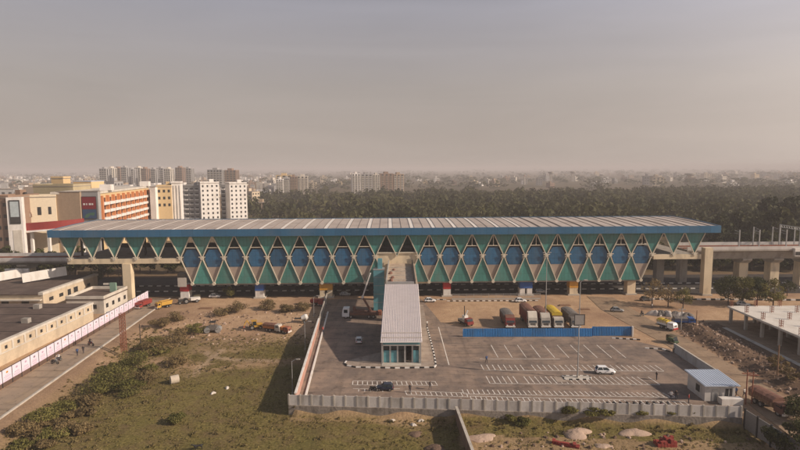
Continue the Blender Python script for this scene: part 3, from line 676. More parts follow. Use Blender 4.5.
# overhead line masts
def mast_proto():
    r = thing('catenary_mast', 'thin grey overhead line mast with a bracket arm on the right hand viaduct', 'mast', (0, 0, 0), YAW, 'overhead line masts on the right hand viaduct')
    q = MB(); q.box(-.14, .14, -.14, .14, 0, 6.4); q.build('post', M_steel, r)
    q = MB(); q.bar((0, 0, 5.6), (0, 2.6, 5.9), .08); q.bar((0, 0, 6.3), (0, 2.6, 5.9), .06); q.bar((0, 0, 4.9), (0, 2.6, 5.1), .06); q.build('bracket_arm', M_steel, r)
    return r
mp0 = mast_proto(); KIDS[mp0.name] = list(mp0.children)
spots = [(739, 0), (752, 1), (759, 0), (786, 0), (793, 1), (771, 1)]
for i, (px, far_) in enumerate(spots):
    u = SU(px, 245, 18 if far_ else 9)[0]; loc = SW(u, 17.6 if far_ else 9.0, zvR - 1.0)
    o = mp0 if i == 0 else dup(mp0, loc, YAW + (math.pi if far_ else 0)); o.location = loc
gan = thing('signal_gantry', 'grey two post gantry standing across the viaduct at the right edge', 'gantry', SW(SU(790, 245, 13)[0], 0, zvR - 1.0), YAW)
q = MB(); q.box(-.2, .2, 8.6, 8.95, 0, 7.2); q.build('post', M_steel, gan); q = MB(); q.box(-.2, .2, 17.9, 18.25, 0, 7.2); q.build('post', M_steel, gan)
q = MB()
q.bar((0, 8.6, 7.0), (0, 18.25, 7.0), .25); q.bar((0, 8.6, 6.2), (0, 18.25, 6.2), .2)
for k in range(8): q.bar((0, 9 + k * 1.15, 6.2), (0, 9.6 + k * 1.15, 7.0), .1)
q.build('truss_beam', M_steel, gan)
tank = thing('equipment_cabinet', 'small pale cabinet at the viaduct edge by the right frame side', 'cabinet', SW(SU(797, 257, 7.6)[0], 7.0, zvR - 3.2), YAW)
q = MB(); q.box(-1.2, 1.2, 0, .98, 0, 2.6); q.build('box', M_white, tank); q = MB(); q.box(-1.0, 1.0, -.06, -.005, .3, 1.5); q.build('door', M_dark, tank)

# steel railing on the kerb by the station
r0, r1 = P(452, 300.2), P(541, 299.7)
rl = thing('steel_railing', 'low steel railing panels on the kerb under the station front', 'railing', (r0.x, r0.y + .6, 0), math.atan2(r1.y - r0.y, r1.x - r0.x))
LL = (r1 - r0).length; n = 12
for k in range(n):
    a, b = LL * k / n, LL * (k + 1) / n
    q = MB(); q.bar((a, 0, 1.75), (b - .12, 0, 1.75), .1); q.bar((a, 0, .35), (b - .12, 0, .35), .1)
    for j in range(9): q.bar((a + (b - a) * j / 9, 0, .35), (a + (b - a) * j / 9, 0, 1.75), .05)
    q.build('railing_panel', M_steel, rl)
    q = MB(); q.box(b - .1, b, -.06, .06, 0, 1.9); q.build('post', M_steel, rl)
q = MB(); q.box(0, LL, -.15, .15, 0, .3); q.build('base_wall', M_concl, rl)

# ------------------------------------------------------------------ walls and fences of the car park
d_ = Vector((NWR.x - NWL.x, NWR.y - NWL.y, 0)); Lw = d_.length
nw = thing('boundary_wall', 'long near wall of grey precast panels on a rough plinth', 'wall', (NWL.x, NWL.y, 0), math.atan2(d_.y, d_.x))
M_panel = mat('precast_panel', (.50, .47, .44), .85, .12, .3, 3, dirt=((.26, .23, .195), .7), rnd=.16)
M_plinth = mat('rubble_plinth', (.27, .235, .20), .9, .25, .6, 3, dirt=((.13, .11, .09), .7), bump=.6)
q = MB(); q.box(0, Lw, -.35, .35, -2.3, -.02); q.build('plinth', M_plinth, nw)
n = 38; pw = Lw / n
for k in range(n):
    dz = random.uniform(-.06, .06)
    q = MB(); q.box(k * pw + .13, (k + 1) * pw - .13, -.06, .06, -.02, 1.72 + dz); q.build('wall_panel', M_panel, nw)
for k in range(n + 1):
    q = MB(); q.box(k * pw - .125, k * pw + .125, -.14, .14, -.02, 1.86); q.build('post', M_concl if k % 3 else M_conc, nw)

a = Vector((lotleft(88), 88.6, 0)); b = Vector((lotleft(163), 163, 0)); d_ = b - a; Ls = d_.length
lw = thing('boundary_wall', 'side wall with a salmon inner face between the field and the car park', 'wall', a, math.atan2(d_.y, d_.x))
q = MB(); q.box(0, Ls, -.2, .25, -2.4, -.02); q.build('plinth', M_plinth, lw)
M_salmon = mat('salmon_render', (.44, .235, .18), .8, .12, .3, 2, dirt=((.50, .43, .36), .7))
q = MB(); q.box(0, Ls * .62, -.16, .10, -.02, 1.95); q.build('wall_body', M_salmon, lw)
q = MB(); q.box(Ls * .62 + .01, Ls, -.16, .10, -.02, 2.05); q.build('wall_body', M_conc, lw)
q = MB(); q.box(0, Ls * .62, -.22, .16, 1.952, 2.15); q.build('coping', M_white, lw)
q = MB(); q.box(0, Ls * .8, -1.55, -1.2, -.02, .28); q.build('inner_kerb', M_white, lw)

a, b = Vector((9.2, nearwall(9.2) - .4, 0)), Vector((10.4, 66, 0)); d_ = b - a
sp = thing('spur_wall', 'brown brick spur wall running from the near boundary wall towards the viewer', 'wall', (a.x, a.y, 0), math.atan2(d_.y, d_.x))
q = MB(); q.box(0, d_.length, -.15, .15, -2.4, .55); q.build('wall_body', mat('old_brick', (.24, .16, .115), .9, .2, .8, 4, dirt=((.15, .11, .085), .7)), sp)
q = MB(); q.box(0, d_.length, -.22, .22, .552, .7); q.build('coping', M_concl, sp)

rw = thing('boundary_wall', 'short pale wall on the right edge of the car park by the guard booth', 'wall', (59.6, 96.2, 0), math.pi / 2)
q = MB(); q.box(0, 18, -.12, .12, -.1, 1.85); q.build('wall_body', mat('pale_bluish_wall', (.43, .43, .43), .8, .12, .4, 3, dirt=((.28, .26, .24), .6)), rw)
q = MB(); q.box(0, 18, -.18, .18, 1.852, 1.98); q.build('coping', M_concl, rw)

# blue sheet barrier
b0, b1 = P(463, 337), P(632.5, 336.5); d_ = b1 - b0
bb = thing('blue_barrier', 'bright blue corrugated sheet barrier across the yard in front of the trucks', 'barrier', b0, math.atan2(d_.y, d_.x))
M_bar = mat('barrier_blue', (.030, .185, .45), .5, .12, .3, 2, dirt=((.05, .12, .22), .5), rnd=.08)
n = 17; pw = d_.length / n
for k in range(n):
    q = MB(); up = .25 if k >= 13 else 0; off = .5 if k >= 13 else 0
    prof = []
    for j in range(13):
        prof.append((k * pw + pw * j / 12 * .995, off + (.05 if j % 2 else -.05)))
    vs = [(x, y, .05) for x, y in prof] + [(x, y, 2.05 + up + random.uniform(-.03, .03)) for x, y in prof]
    vs += [(x, y + .03, z) for x, y, z in vs]
    N_ = 13; fs = [(j, j + 1, N_ + j + 1, N_ + j) for j in range(12)] + [(2 * N_ + j + 1, 2 * N_ + j, 3 * N_ + j, 3 * N_ + j + 1) for j in range(12)] + [(N_ + j, N_ + j + 1, 3 * N_ + j + 1, 3 * N_ + j) for j in range(12)]
    q.add(vs, fs); q.build('barrier_sheet', M_bar, bb)
    q = MB(); q.box(k * pw + .03, k * pw + .11, off + .1, off + .2, -.05, 2.0); q.bar((k * pw + .07, off + .2, 1.6), (k * pw + .07, off + 1.3, -.05), .06); q.build('prop', M_rust, bb)
q = MB(); q.box(d_.length - .1, d_.length + .15, -.1, .6, -.05, 2.4); q.build('end_post', M_white, bb)

# sheet metal fence at the lower right
a = Vector((NWR.x + .3, NWR.y - .5, 0)); b = Vector((56.2, 66, 0)); d_ = b - a
mf = thing('sheet_fence', 'grey sheet metal fence with dark posts running to the lower right corner', 'fence', a, math.atan2(d_.y, d_.x))
n = 6; pw = d_.length / n
for k in range(n):
    q = MB(); q.box(k * pw + .14, (k + 1) * pw - .14, -.05, .05, -1.6, 1.5); q.build('fence_panel', mat('fence_sheet', (.24, .225, .21), .6, .15, .5, 3, rnd=.1), mf)
for k in range(n + 1):
    q = MB(); q.box(k * pw - .13, k * pw + .13, -.13, .13, -1.9, 1.7); q.build('post', M_dark, mf)

# guard booth
gb = thing('guard_booth', 'small grey guard booth with a sloping pale blue sheet roof', 'booth', (52.2, 89.2, 0))
M_booth = mat('booth_wall', (.55, .52, .48), .8, .1, .3, 3, dirt=((.27, .24, .21), .5))
q = MB(); q.box(0, 5.2, 0, 5.6, -.1, 2.75); q.build('wall', M_booth, gb)
q = MB(); q.slabyz([(-.6, 2.80), (6.1, 3.15), (6.1, 3.3), (-.6, 2.95)], -.4, 5.7); rf_ = q.build('roof', M_roofblue, gb)
for k in range(13):
    q = MB(); xx = -.2 + k * .47; q.bar((xx, -.6, 2.97), (xx, 6.1, 3.32), .07, .07); q.build('rib', M_roofblue, rf_)
q = MB(); q.box(3.5, 4.7, -.05, -.005, .9, 2.2); w_ = q.build('window', M_dark, gb); q = MB(); q.box(4.05, 4.12, -.09, -.052, .9, 2.2); q.build('frame', M_white, w_)
q = MB(); q.box(1.2, 2.2, -.05, -.005, -.05, 2.1); q.build('door', M_steel, gb)
q = MB(); q.box(-.05, -.005, 1.6, 2.8, .9, 2.1); q.build('window', M_dark, gb)
q = MB(); q.box(2.0, 5.6, -1.7, -.5, -.1, 1.05); q.build('counter_wall', M_white, gb)

# ------------------------------------------------------------------ lamp masts and poles
def lamp_mast(name, label, loc, hgt, arms, r=.14, panel=None, island=None):
    t = thing(name, label, 'lamp post', loc)
    q = MB(); q.tube((0, 0, 0), (0, 0, hgt), r, r * .55, 10); q.build('pole', M_steel, t)
    for a in arms:
        q = MB(); q.tube((0, 0, hgt - .1), (a[0] * .7, a[1] * .7, hgt + .45), .05, .05, 6); q.tube((a[0] * .7, a[1] * .7, hgt + .45), (a[0], a[1], hgt + .42), .05, .05, 6); ar = q.build('arm', M_steel, t)
        q = MB(); q.box(a[0] - .35, a[0] + .35, a[1] - .16, a[1] + .16, hgt + .3, hgt + .44); q.build('lamp_head', M_conc, ar)
    if panel:
        z, w = panel
        q = MB(); q.box(-w / 2, w / 2, -.25, -.18, z, z + .12); q.box(-w / 2, w / 2, -.25, -.18, z + w, z + w + .12); q.box(-w / 2, -w / 2 + .12, -.25, -.18, z + .12, z + w); q.box(w / 2 - .12, w / 2, -.25, -.18, z + .12, z + w); fr = q.build('panel_frame', M_dark, t)
        q = MB(); q.box(-w / 2 + .13, w / 2 - .13, -.23, -.2, z + .13, z + w - .01); q.build('grid', mat('panel_mesh', (.30, .28, .26), .7, .1), fr)
    q = MB(); q.tube((0, 0, 0), (0, 0, .5), r * 1.9, r * 1.7, 10); q.build('base', M_concl, t)
    return t
def zat(px, py, base): return PY(px, py, base.y).z
b1_ = P(577.5, 378); lamp_mast('lamp_mast', 'tall grey lamp mast with a square panel on a striped island in the car park', b1_, zat(577.5, 282, b1_), [(1.0, .0)], .13, (zat(578, 325, b1_), 2.0))
ip = [(b1_.x - 2.6, b1_.y - .9), (b1_.x + 2.0, b1_.y - .9), (b1_.x + 2.6, b1_.y), (b1_.x + 2.0, b1_.y + .9), (b1_.x - 2.6, b1_.y + .9)]
sheet('mast_island', ip, .16, M_concl, -.02); striped_kerb(ip, 'striped kerb round the small island of the tall lamp mast', True, .2, .2, .7)
ip2 = [tuple(P(a, b)[:2]) for a, b in ((553, 377), (567, 377), (570, 382), (557, 382))]; sheet('paving_patch', ip2, .05, M_paver)
b2_ = P(545.3, 327); lamp_mast('lamp_mast', 'slender lamp mast rising behind the blue barrier between trucks', b2_, zat(545.3, 254, b2_), [(-.7, 0), (.7, 0)], .13)
def street_lamp(label, base, top, dx):
    return lamp_mast('street_lamp', label, base, top, [(dx, 0)], .09)
street_lamp('white street lamp standing in the wall shadow near the lower end of the salmon wall', Vector((-20.2, 97, -1.9)), 6.5, 1.2)
street_lamp('street lamp by the salmon wall, middle of the three', Vector((-22.2, 122, -1.9)), 6.5, 1.2)
street_lamp('street lamp by the salmon wall, farthest from the near boundary wall', Vector((-23.6, 144, -.1)), 5.5, 1.2)
def pole(label, base, hgt, m=M_rust, r=.12, cross=True):
    t = thing('utility_pole', label, 'pole', base); q = MB(); q.tube((0, 0, -.1), (0, 0, hgt), r, r * .7, 8); q.build('shaft', m, t)
    if cross: q = MB(); q.box(-.9, .9, -.06, .06, hgt - .7, hgt - .55); q.build('crossarm', m, t)
    return t
p_ = P(745.5, 404); pole('rust red pole with crossarm nearer the guard booth, one of a pair', p_, 6.0)
p_ = P(751.5, 404); pole('rust red pole with crossarm nearer the brown truck, one of a pair', p_, 5.7)
p_ = P(777, 378); pole('bare wooden pole standing beside the dark soil bank', p_, 6.5, M_wood, .14, False)
p_ = P(681, 330); pole('blue grey pole at the dirt road bend', p_, 5.8, M_steel, .12, True)
p_ = P(696, 330); pole('thin bare pole standing in the soil bank near the dirt road bend', p_, 5.0, M_wood, .12, False)
p_ = P(140.5, 343); pole('thin dark pole beside the rusty lattice post', p_, 4.5, M_dark, .1, False)
p_ = P(120, 296, 0); pole('dark utility pole behind the hoarding by the green slab', p_, 7.5, M_dark, .14, True)
# rusty lattice post by the left road
base = P(124, 351, -.3); zt2 = zat(124, 313, base)
lt = thing('lattice_post', 'rusty red lattice steel post beside the road with the hoarding', 'lattice post', base)
q = MB(); hh = zt2 + .3
for sx in (-.42, .42):
    for sy in (-.42, .42): q.bar((sx, sy, -.2), (sx, sy, hh), .12)
q.build('leg_frame', M_rust, lt)
q = MB(); nn = 11
for k in range(nn):
    z0, z1 = hh * k / nn, hh * (k + 1) / nn
    for s in (-1, 1):
        q.bar((-.42, s * .42, z0), (.42, s * .42, z1), .07); q.bar((s * .42, .42, z0), (s * .42, -.42, z1), .07); q.bar((-.42, s * .42, z1), (.42, s * .42, z1), .07)
q.build('bracing', M_rust, lt)
#@@PART2@@

# ------------------------------------------------------------------ foliage
def leaves(rg, n, rx, ry, rz, zc, size, clumps=9, spread=.42):
    """small bent leaf sprays gathered in clumps through the crown's volume"""
    cc = []
    for k in range(clumps):
        a = rg.uniform(0, 2 * np.pi); t = rg.uniform(-.9, 1); rr = np.sqrt(max(0, 1 - t * t)) * rg.uniform(.45, .85)
        cc.append((rr * np.cos(a) * rx, rr * np.sin(a) * ry, zc + t * rz * .75, rg.uniform(.7, 1.3)))
    cc = np.array(cc); w = rg.randint(0, clumps, n)
    d = rg.normal(size=(n, 3)); d /= np.linalg.norm(d, axis=1)[:, None]
    rad = (rg.uniform(.25, 1, (n, 1)) ** .5) * spread * cc[w, 3:4]
    p = cc[w, :3] + d * rad * np.array([rx, ry, rz])
    nrm = d + rg.normal(size=(n, 3)) * .6; nrm /= np.linalg.norm(nrm, axis=1)[:, None]
    a = np.cross(nrm, rg.normal(size=(n, 3))); a /= np.linalg.norm(a, axis=1)[:, None]; b = np.cross(nrm, a)
    s = size * rg.uniform(.6, 1.3, (n, 1))
    q = np.stack([p - a * s, p - b * s * .55 + nrm * s * .15, p + a * s, p + b * s * .55 + nrm * s * .15], 1)
    return q.reshape(-1, 3)
def quadmesh(name, v, m):
    n = len(v) // 4; me = bpy.data.meshes.new(name); me.vertices.add(len(v)); me.vertices.foreach_set('co', v.astype(np.float32).ravel())
    me.loops.add(4 * n); me.loops.foreach_set('vertex_index', np.arange(4 * n, dtype=np.int32))
    me.polygons.add(n); me.polygons.foreach_set('loop_start', np.arange(0, 4 * n, 4, dtype=np.int32)); me.polygons.foreach_set('loop_total', np.full(n, 4, np.int32))
    me.materials.append(m); me.update(calc_edges=True); return me
def tree_proto(name, seed, hgt, r, n, size, m, clumps=9, limbs=6, spread=.42, low=.35):
    rg = np.random.RandomState(seed)
    t = thing(name, '', 'tree'); zc = hgt * (.5 + low * .5); rz2 = hgt * (1 - low) * .5
    mb = MB(); mb.tube((0, 0, -.6), (0, 0, hgt * low), hgt * .022 + .04, hgt * .016 + .03, 7); mb.tube((0, 0, hgt * low), (rg.uniform(-.3, .3), rg.uniform(-.3, .3), hgt * .8), hgt * .016 + .03, .03, 6)
    for k in range(limbs):
        a = k * 2.4 + rg.uniform(0, .8); z0 = hgt * rg.uniform(low * .75, .6); e_ = (r * .75 * math.cos(a), r * .75 * math.sin(a), z0 + hgt * rg.uniform(.12, .3))
        mb.tube((0, 0, z0), e_, hgt * .010 + .02, .02, 5)
    mb.build('trunk', M_bark, t)
    link('crown', quadmesh('crown', leaves(rg, n, r, r * rg.uniform(.85, 1.1), rz2, zc, size, clumps, spread), m), t)
    KIDS[t.name] = list(t.children); return t
def remove(o):
    for c in list(KIDS.get(o.name, o.children)): bpy.data.objects.remove(c)
    bpy.data.objects.remove(o)

# the wood behind the station: nearest trees as things, the rest as one mass
protos = [tree_proto('broadleaf_tree', 100 + k, hh_, r_, 420, sz, M_leafwood, cl, 5, .40, lo) for k, (hh_, r_, sz, cl, lo) in enumerate(((11, 4.6, .75, 10, .28), (9, 4.2, .75, 8, .22), (13.5, 4.8, .8, 12, .32), (8, 3.4, .7, 7, .2), (10.5, 5.2, .8, 11, .25)))]
rgf = np.random.RandomState(5)
cy_ = rgf.uniform(222, 1120, 60000); cx_ = rgf.uniform(-.80, .80, 60000) * cy_; cp_ = 400 + 540 * cx_ / cy_
cover = fbm(cx_, cy_, 120, 31); r1, r2 = rgf.rand(60000), rgf.rand(60000); topy = 169 + 29 * 540 / cy_
ok = (cp_ > 236 + np.maximum(0, (430 - cy_) * .1)) & ~((cp_ < 262) & (cy_ < 430)) & ~((cp_ < 345) & (r1 < np.where(cy_ < 620, .90, .55)))
ok &= ~((cy_ > 520) & (r2 < (cy_ - 520) / 260) & ~((cp_ > 640) & (cy_ < 760))) & ~((cp_ < 480) & (cy_ > 620) & (r2 < .55)) & ~((cover < .30) & (cp_ < 640)) & ~((cp_ > 60) & (cp_ < 716) & (topy > 219)) & ~((cp_ >= 716) & (cy_ < 232))
cand = [(float(x), float(y)) for x, y in zip(cx_[ok], cy_[ok])][:9000]
cand.sort(key=lambda q: q[1])
ind, rest = cand[:290], cand[290:]
used = set()
for i, (x, y) in enumerate(ind):
    k = rgf.randint(len(protos)); pr = protos[k]; sc_ = rgf.choice((.6, .75, .9, 1.0, 1.15, 1.4)); zs_ = sc_ * rgf.uniform(.85, 1.3); px = 400 + 540 * x / y
    lab = 'dense tree of the wood beyond the right end of the station' if px >= 700 else 'dense tree of the wood showing above the station roof'
    grp = 'trees of the wood beyond the right end' if px >= 700 else 'trees of the wood above the roof'
    if k in used: o = dup(pr, (x, y, -.06), rgf.uniform(0, 6.28), lab, grp, (sc_, sc_, zs_))
    else: used.add(k); o = pr; o.location = (x, y, -.06); o.rotation_euler = (0, 0, rgf.uniform(0, 6.28)); o['label'] = lab; o['group'] = grp
blocks = []
bank = [leaves(np.random.RandomState(900 + k), 90, 4.9, 4.9, 3.9, 5.2, 1.15, 8, .46) for k in range(10)]
for (x, y) in rest:
    s_ = rgf.choice((.55, .75, .9, 1.05, 1.25, 1.6)); a = rgf.uniform(0, 6.28); b = bank[rgf.randint(10)]; c, sn = math.cos(a), math.sin(a)
    blocks.append(np.stack([x + s_ * (b[:, 0] * c - b[:, 1] * sn), y + s_ * (b[:, 0] * sn + b[:, 1] * c), s_ * b[:, 2] * rgf.uniform(.8, 1.2) - .06], 1))
tag(link('woodland', quadmesh('woodland', np.concatenate(blocks), M_leafwood)), 'hazy brown green woodland stretching away behind the station', 'woodland', kind='stuff')
# scattered far trees of the plain
blocks = []
for i in range(1500):
    y = 1000 * math.exp(rgf.uniform(0, 2.0)); x = rgf.uniform(-.82, .82) * y; s_ = rgf.uniform(.8, 2.2) * (1 + y / 6000)
    if math.sin(x / 170 + 3 * math.sin(y / 230)) + math.sin(y / 140 + 2 * math.sin(x / 310)) < -.4: continue
    b = bank[rgf.randint(10)][:4 * 40]; blocks.append(b * np.array([s_ * 1.7, s_ * 1.7, s_ * .8]) + np.array([x, y, -.5]))
tag(link('distant_woodland', quadmesh('distant_woodland', np.concatenate(blocks), M_leafwood)), 'faint tree clumps scattered over the hazy plain to the horizon', 'woodland', kind='stuff')

st0 = tree_proto('street_tree', 150, 7.0, 3.6, 420, .55, M_leafdark, 10, 5, .40, .2); rgs = np.random.RandomState(3); first = True
for k in range(120):
    x = -165 + k * 7.6 + rgs.uniform(-2, 2) if k < 46 else rgs.uniform(84, 175) if k < 100 else rgs.uniform(-190, -85); y = rgs.uniform(202, 213) if k < 46 else rgs.uniform(205, 232) if k < 100 else rgs.uniform(203, 208); sc_ = rgs.uniform(.6, 1.1) if k < 46 else rgs.uniform(.9, 1.6)
    lab = 'dark street tree in the shade behind the station, seen under its floor' if -105 < x < 95 else ('dark street tree seen below the left hand viaduct' if x < 0 else 'dark street tree seen below the right hand viaduct')
    grp = 'street trees behind the station' + (' floor' if -105 < x < 95 else ' left' if x < 0 else ' right')
    if first: o = st0; o.location = (x, y, -.06); o['label'] = lab; o['group'] = grp; first = False
    else: dup(st0, (x, y, -.06), rgs.uniform(0, 6.28), lab, grp, (sc_, sc_, sc_))
# trees near the right end and the lower right corner
def near_tree(label, x, y, hgt, r, n, m, seed, size=.24, clumps=17, low=.2, spread=.36):
    t = tree_proto('small_tree', seed, hgt, r, n, size, m, clumps, 8, spread, low); t.location = (x, y, gzp(x, y)); t['label'] = label; return t
for i, (px, py, hh_, r_, n_, m_, lab) in enumerate((
    (652, 305, 8.0, 4.0, 800, M_leafdry, 'sparse brownish tree in front of the rightmost station pillars'),
    (668, 307, 7.2, 3.4, 650, M_leafdry, 'dry tree right of the sparse brownish one, by the parked vehicles'),
    (683, 308, 6.4, 3.0, 800, M_leafbush, 'small olive tree nearest the tall cream end pillar'),
    (728, 304, 8.2, 4.4, 2800, M_leafdark, 'dark bushy tree under the viaduct, left of its neighbours'),
    (742, 305, 8.6, 4.3, 2800, M_leafbush, 'olive bushy tree before the first viaduct pier'),
    (757, 305, 8.0, 4.2, 2800, M_leafdark, 'dark bushy tree between the first two viaduct piers'),
    (773, 307, 8.6, 4.4, 2800, M_leafbush, 'olive bushy tree standing before the second viaduct pier'),
    (787, 296, 5.0, 2.6, 800, M_leafdark, 'low dark tree beyond the white topped building site'))):
    p = P(px, py); near_tree(lab, p.x, p.y, hh_, r_, n_, m_, 40 + i)
for i, (px, py, hh_, r_, lab) in enumerate(((788, 446, 4.6, 2.6, 'dark green tree in the lower right corner beside the sheet fence'), (801, 425, 4.2, 2.4, 'dark green tree at the right frame edge behind the corner tree'), (806, 452, 4.5, 2.5, 'dark tree cut off by the lower right corner'))):
    p = P(px, py, -.5); near_tree(lab, p.x, p.y, hh_, r_ * 1.2, 3000, M_leafdark, 60 + i, .18, 18, .10)
for i, (px, py, lab) in enumerate(((790, 385, 'tangled dark bush on the soil bank by the building site'), (778, 372, 'low dark bush on the soil bank beside the wooden pole'))):
    p = P(px, py); near_tree(lab, p.x, p.y, 2.6, 2.2, 700, M_leafdry, 70 + i, .22, 9, .05)
for i, (px, py, hh_, r_, lab) in enumerate(((96, 286, 5, 3.2, 'dark tree behind the low cream block on the left'), (108, 277, 6, 3.5, 'dark tree in the shade under the left end of the station'), (118, 297, 3.2, 1.8, 'small dark tree between the green slab and the cream end pillar'))):
    p = P(px, py); near_tree(lab, p.x, p.y, hh_, r_, 900, M_leafdark, 80 + i)

# shrubs in the scrub along the left road and in the field
def shrub(label, px, py, hgt, r, m, seed, n=1700, size=.17, z=-1.2, group=None):
    p = P(px, py, z); rg = np.random.RandomState(seed); t = thing('shrub', label, 'shrub', (p.x, p.y, gzp(p.x, p.y)), 0, group)
    mb = MB()
    for k in range(6):
        a = k * 1.1 + rg.uniform(0, .5); mb.tube((0, 0, -.2), (r * .6 * math.cos(a), r * .6 * math.sin(a), hgt * .7), .05, .02, 4)
    mb.build('stem', M_bark, t); link('foliage', quadmesh('foliage', leaves(rg, n, r, r * rg.uniform(.8, 1.2), hgt * .5, hgt * .5, size, 14, .45), m), t)
    KIDS[t.name] = list(t.children); return t
SH = [(136, 365, 3.4, 3.0, 0, 'tall olive shrub beside the rusty lattice post'), (117, 378, 3.4, 3.4, 0, 'broad olive shrub left of the shrub by the lattice post'), (97, 388, 2.8, 3.0, 0, 'broad olive shrub nearest the road kerb midway down'),
      (128, 388, 2.2, 2.4, 0, 'low green shrub on the field side of the two broad ones'), (90, 402, 1.6, 2.2, 1, 'low dry shrub below the broad olive ones'), (40, 424, 2.2, 3.2, 0, 'wide olive shrub in the lower left corner scrub'),
      (62, 412, 2.0, 2.6, 0, 'olive shrub right of the wide lower left one'), (22, 436, 2.0, 2.4, 1, 'dry shrub at the very bottom left'), (80, 430, 1.4, 2.0, 1, 'dry tuft shrub in brown earth at the bottom left'),
      (150, 350, 2.4, 2.6, 1, 'dry brown shrub just beyond the lattice post'), (166, 345, 2.6, 2.6, 1, 'dry brown shrub on the field edge above the white pipe'), (182, 336, 2.2, 2.6, 1, 'brown shrub at the far left corner of the field'),
      (160, 328, 2.2, 2.3, 1, 'dry shrub near the yellow tipper truck'), (174, 324, 2.0, 2.2, 1, 'dry shrub between the yellow tipper and the machines'), (196, 331, 1.8, 2.2, 0, 'olive shrub left of the grey roller'),
      (178, 360, 1.6, 2.0, 1, 'low dry shrub above the white pipe in the field'), (146, 376, 1.8, 2.2, 1, 'dry shrub facing the field below the lattice post'), (176, 421, 1.6, 1.5, 0, 'lone grey green bush in the open field'),
      (222, 318, 1.8, 2.2, 1, 'dry shrub behind the grey roller'), (236, 315, 2.6, 2.4, 1, 'dry shrub behind the backhoe loader'), (268, 312, 2.2, 2.2, 1, 'dry shrub behind the orange truck'), (286, 315, 1.8, 2.0, 1, 'dry shrub left of the white concrete mixer'),
      (302, 313, 2.0, 2.0, 1, 'dry shrub behind the white concrete mixer'), (229, 300, 3.0, 1.5, 0, 'bushy green shrub standing near the blue capped pillar'),
      (508, 421, 1.0, 1.6, 0, 'weedy shrub against the near wall, leftmost of that row'), (522, 422, 1.2, 1.6, 0, 'weedy shrub against the near wall, second of that row'), (568, 421, 1.4, 2.0, 0, 'taller weedy shrub against the near wall'),
      (590, 422, 1.3, 1.9, 0, 'weedy shrub against the near wall below the lamp mast'), (606, 423, 1.0, 1.5, 0, 'weedy shrub right of the one below the lamp mast'), (640, 421, .9, 1.7, 0, 'weedy shrub against the near wall left of the booth'), (668, 422, .8, 1.6, 0, 'weedy shrub against the near wall below the booth'), (690, 423, .8, 1.4, 0, 'last weedy shrub before the sheet fence corner')]
rgq = np.random.RandomState(61)
for i in range(26):
    t_ = rgq.rand(); px, py = 22 + 138 * t_ + rgq.uniform(-16, 26), 440 - 108 * t_ + rgq.uniform(-6, 14)
    SH.append((px, py, rgq.uniform(.9, 2.0), rgq.uniform(1.3, 2.4), i % 2, ('olive scrub bush in the thicket between the left road and the field', 'dry scrub bush in the thicket between the left road and the field')[i % 2]))
for i, (px, py, hh_, r_, k, lab) in enumerate(SH):
    big = (1.2 if py < 400 else 1.0) if i < 24 else .85 if py > 395 else 1.0
    shrub(lab, px, py, hh_ * big, r_ * big, M_leafdry if k else M_leafbush, 200 + i, z=-1.6 if py > 400 else -.8, group=('olive thicket bushes', 'dry thicket bushes')[k] if 'thicket' in lab else None)
# low grass tufts over field and verge: nobody could count them
rgt = np.random.RandomState(12); tv = []
tb = [leaves(np.random.RandomState(500 + k), 14, .5, .5, .22, .2, .20, 3, .5) for k in range(8)]
tx_, ty_ = rgt.uniform(-72, 56, 30000), rgt.uniform(68, 138, 30000); tf_ = field_mask(tx_, ty_)
edge = np.exp(-np.maximum(0, tx_ - roadedge(ty_)) / 9) + .8 * np.exp(-np.abs(ty_ - nearwall(tx_) + 1.5) / 1.2) * (tx_ > NWL.x)
keep = (tf_ > .25) & (rgt.rand(30000) < (.02 + .5 * edge) * (.2 + 2.0 * np.maximum(0, fbm(tx_, ty_, 11, 66) - .4)))
tx_, ty_ = tx_[keep], ty_[keep]
for x, y, z in zip(tx_, ty_, gz(tx_, ty_)): tv.append(tb[rgt.randint(8)] * rgt.uniform(.5, 1.4) + np.array([x, y, z]))
tag(link('scrub', quadmesh('scrub', np.concatenate(tv), M_leaftuft)), 'dry grass tufts and weeds over the field and its edges', 'scrub', kind='stuff')

gx_, gy_ = rgt.uniform(-66, 56, 26000), rgt.uniform(68, 132, 26000); gf_ = field_mask(gx_, gy_); kp = (gf_ > .6) & (rgt.rand(26000) < 1.6 * np.maximum(0, fbm(gx_, gy_, 7, 67) - .36) + .12)
gx_, gy_ = gx_[kp], gy_[kp]; tv = [tb[rgt.randint(8)][:32] * np.array([.7, .7, .55]) * rgt.uniform(.5, 1.3) + np.array([x, y, z]) for x, y, z in zip(gx_, gy_, gz(gx_, gy_))]
tag(link('grass', quadmesh('grass', np.concatenate(tv), leafmat('grass_blades', (.125, .108, .032), (.27, .215, .08)))), 'short yellow olive grass over the low field', 'grass', kind='stuff')

# ------------------------------------------------------------------ buildings
M_win = mat('window_dark', (.035, .035, .035), .3, .3, spec=.5)
M_wall_cream = mat('wall_cream', (.56, .46, .33), .85, .12, .2, 1.5, dirt=((.36, .29, .21), .5))
M_wall_pale = mat('wall_pale', (.60, .55, .47), .85, .10, .2, 1.5, dirt=((.38, .33, .27), .5))
M_wall_white = mat('wall_white', (.78, .74, .69), .8, .08, .15, 1, dirt=((.45, .40, .34), .4))
M_wall_beige = mat('wall_beige', (.38, .28, .19), .85, .1, .2, 1, dirt=((.28, .21, .15), .4))
M_wall_olive = mat('wall_olive', (.38, .32, .20), .85, .1, .2, 1)
M_wall_grey = mat('wall_grey', (.33, .32, .31), .85, .1, .2, 1)
M_wall_yellow = mat('wall_yellow', (.60, .44, .24), .85, .08, .2, 1)
M_wall_orange = mat('wall_orange', (.56, .22, .09), .8, .1, .2, 1)
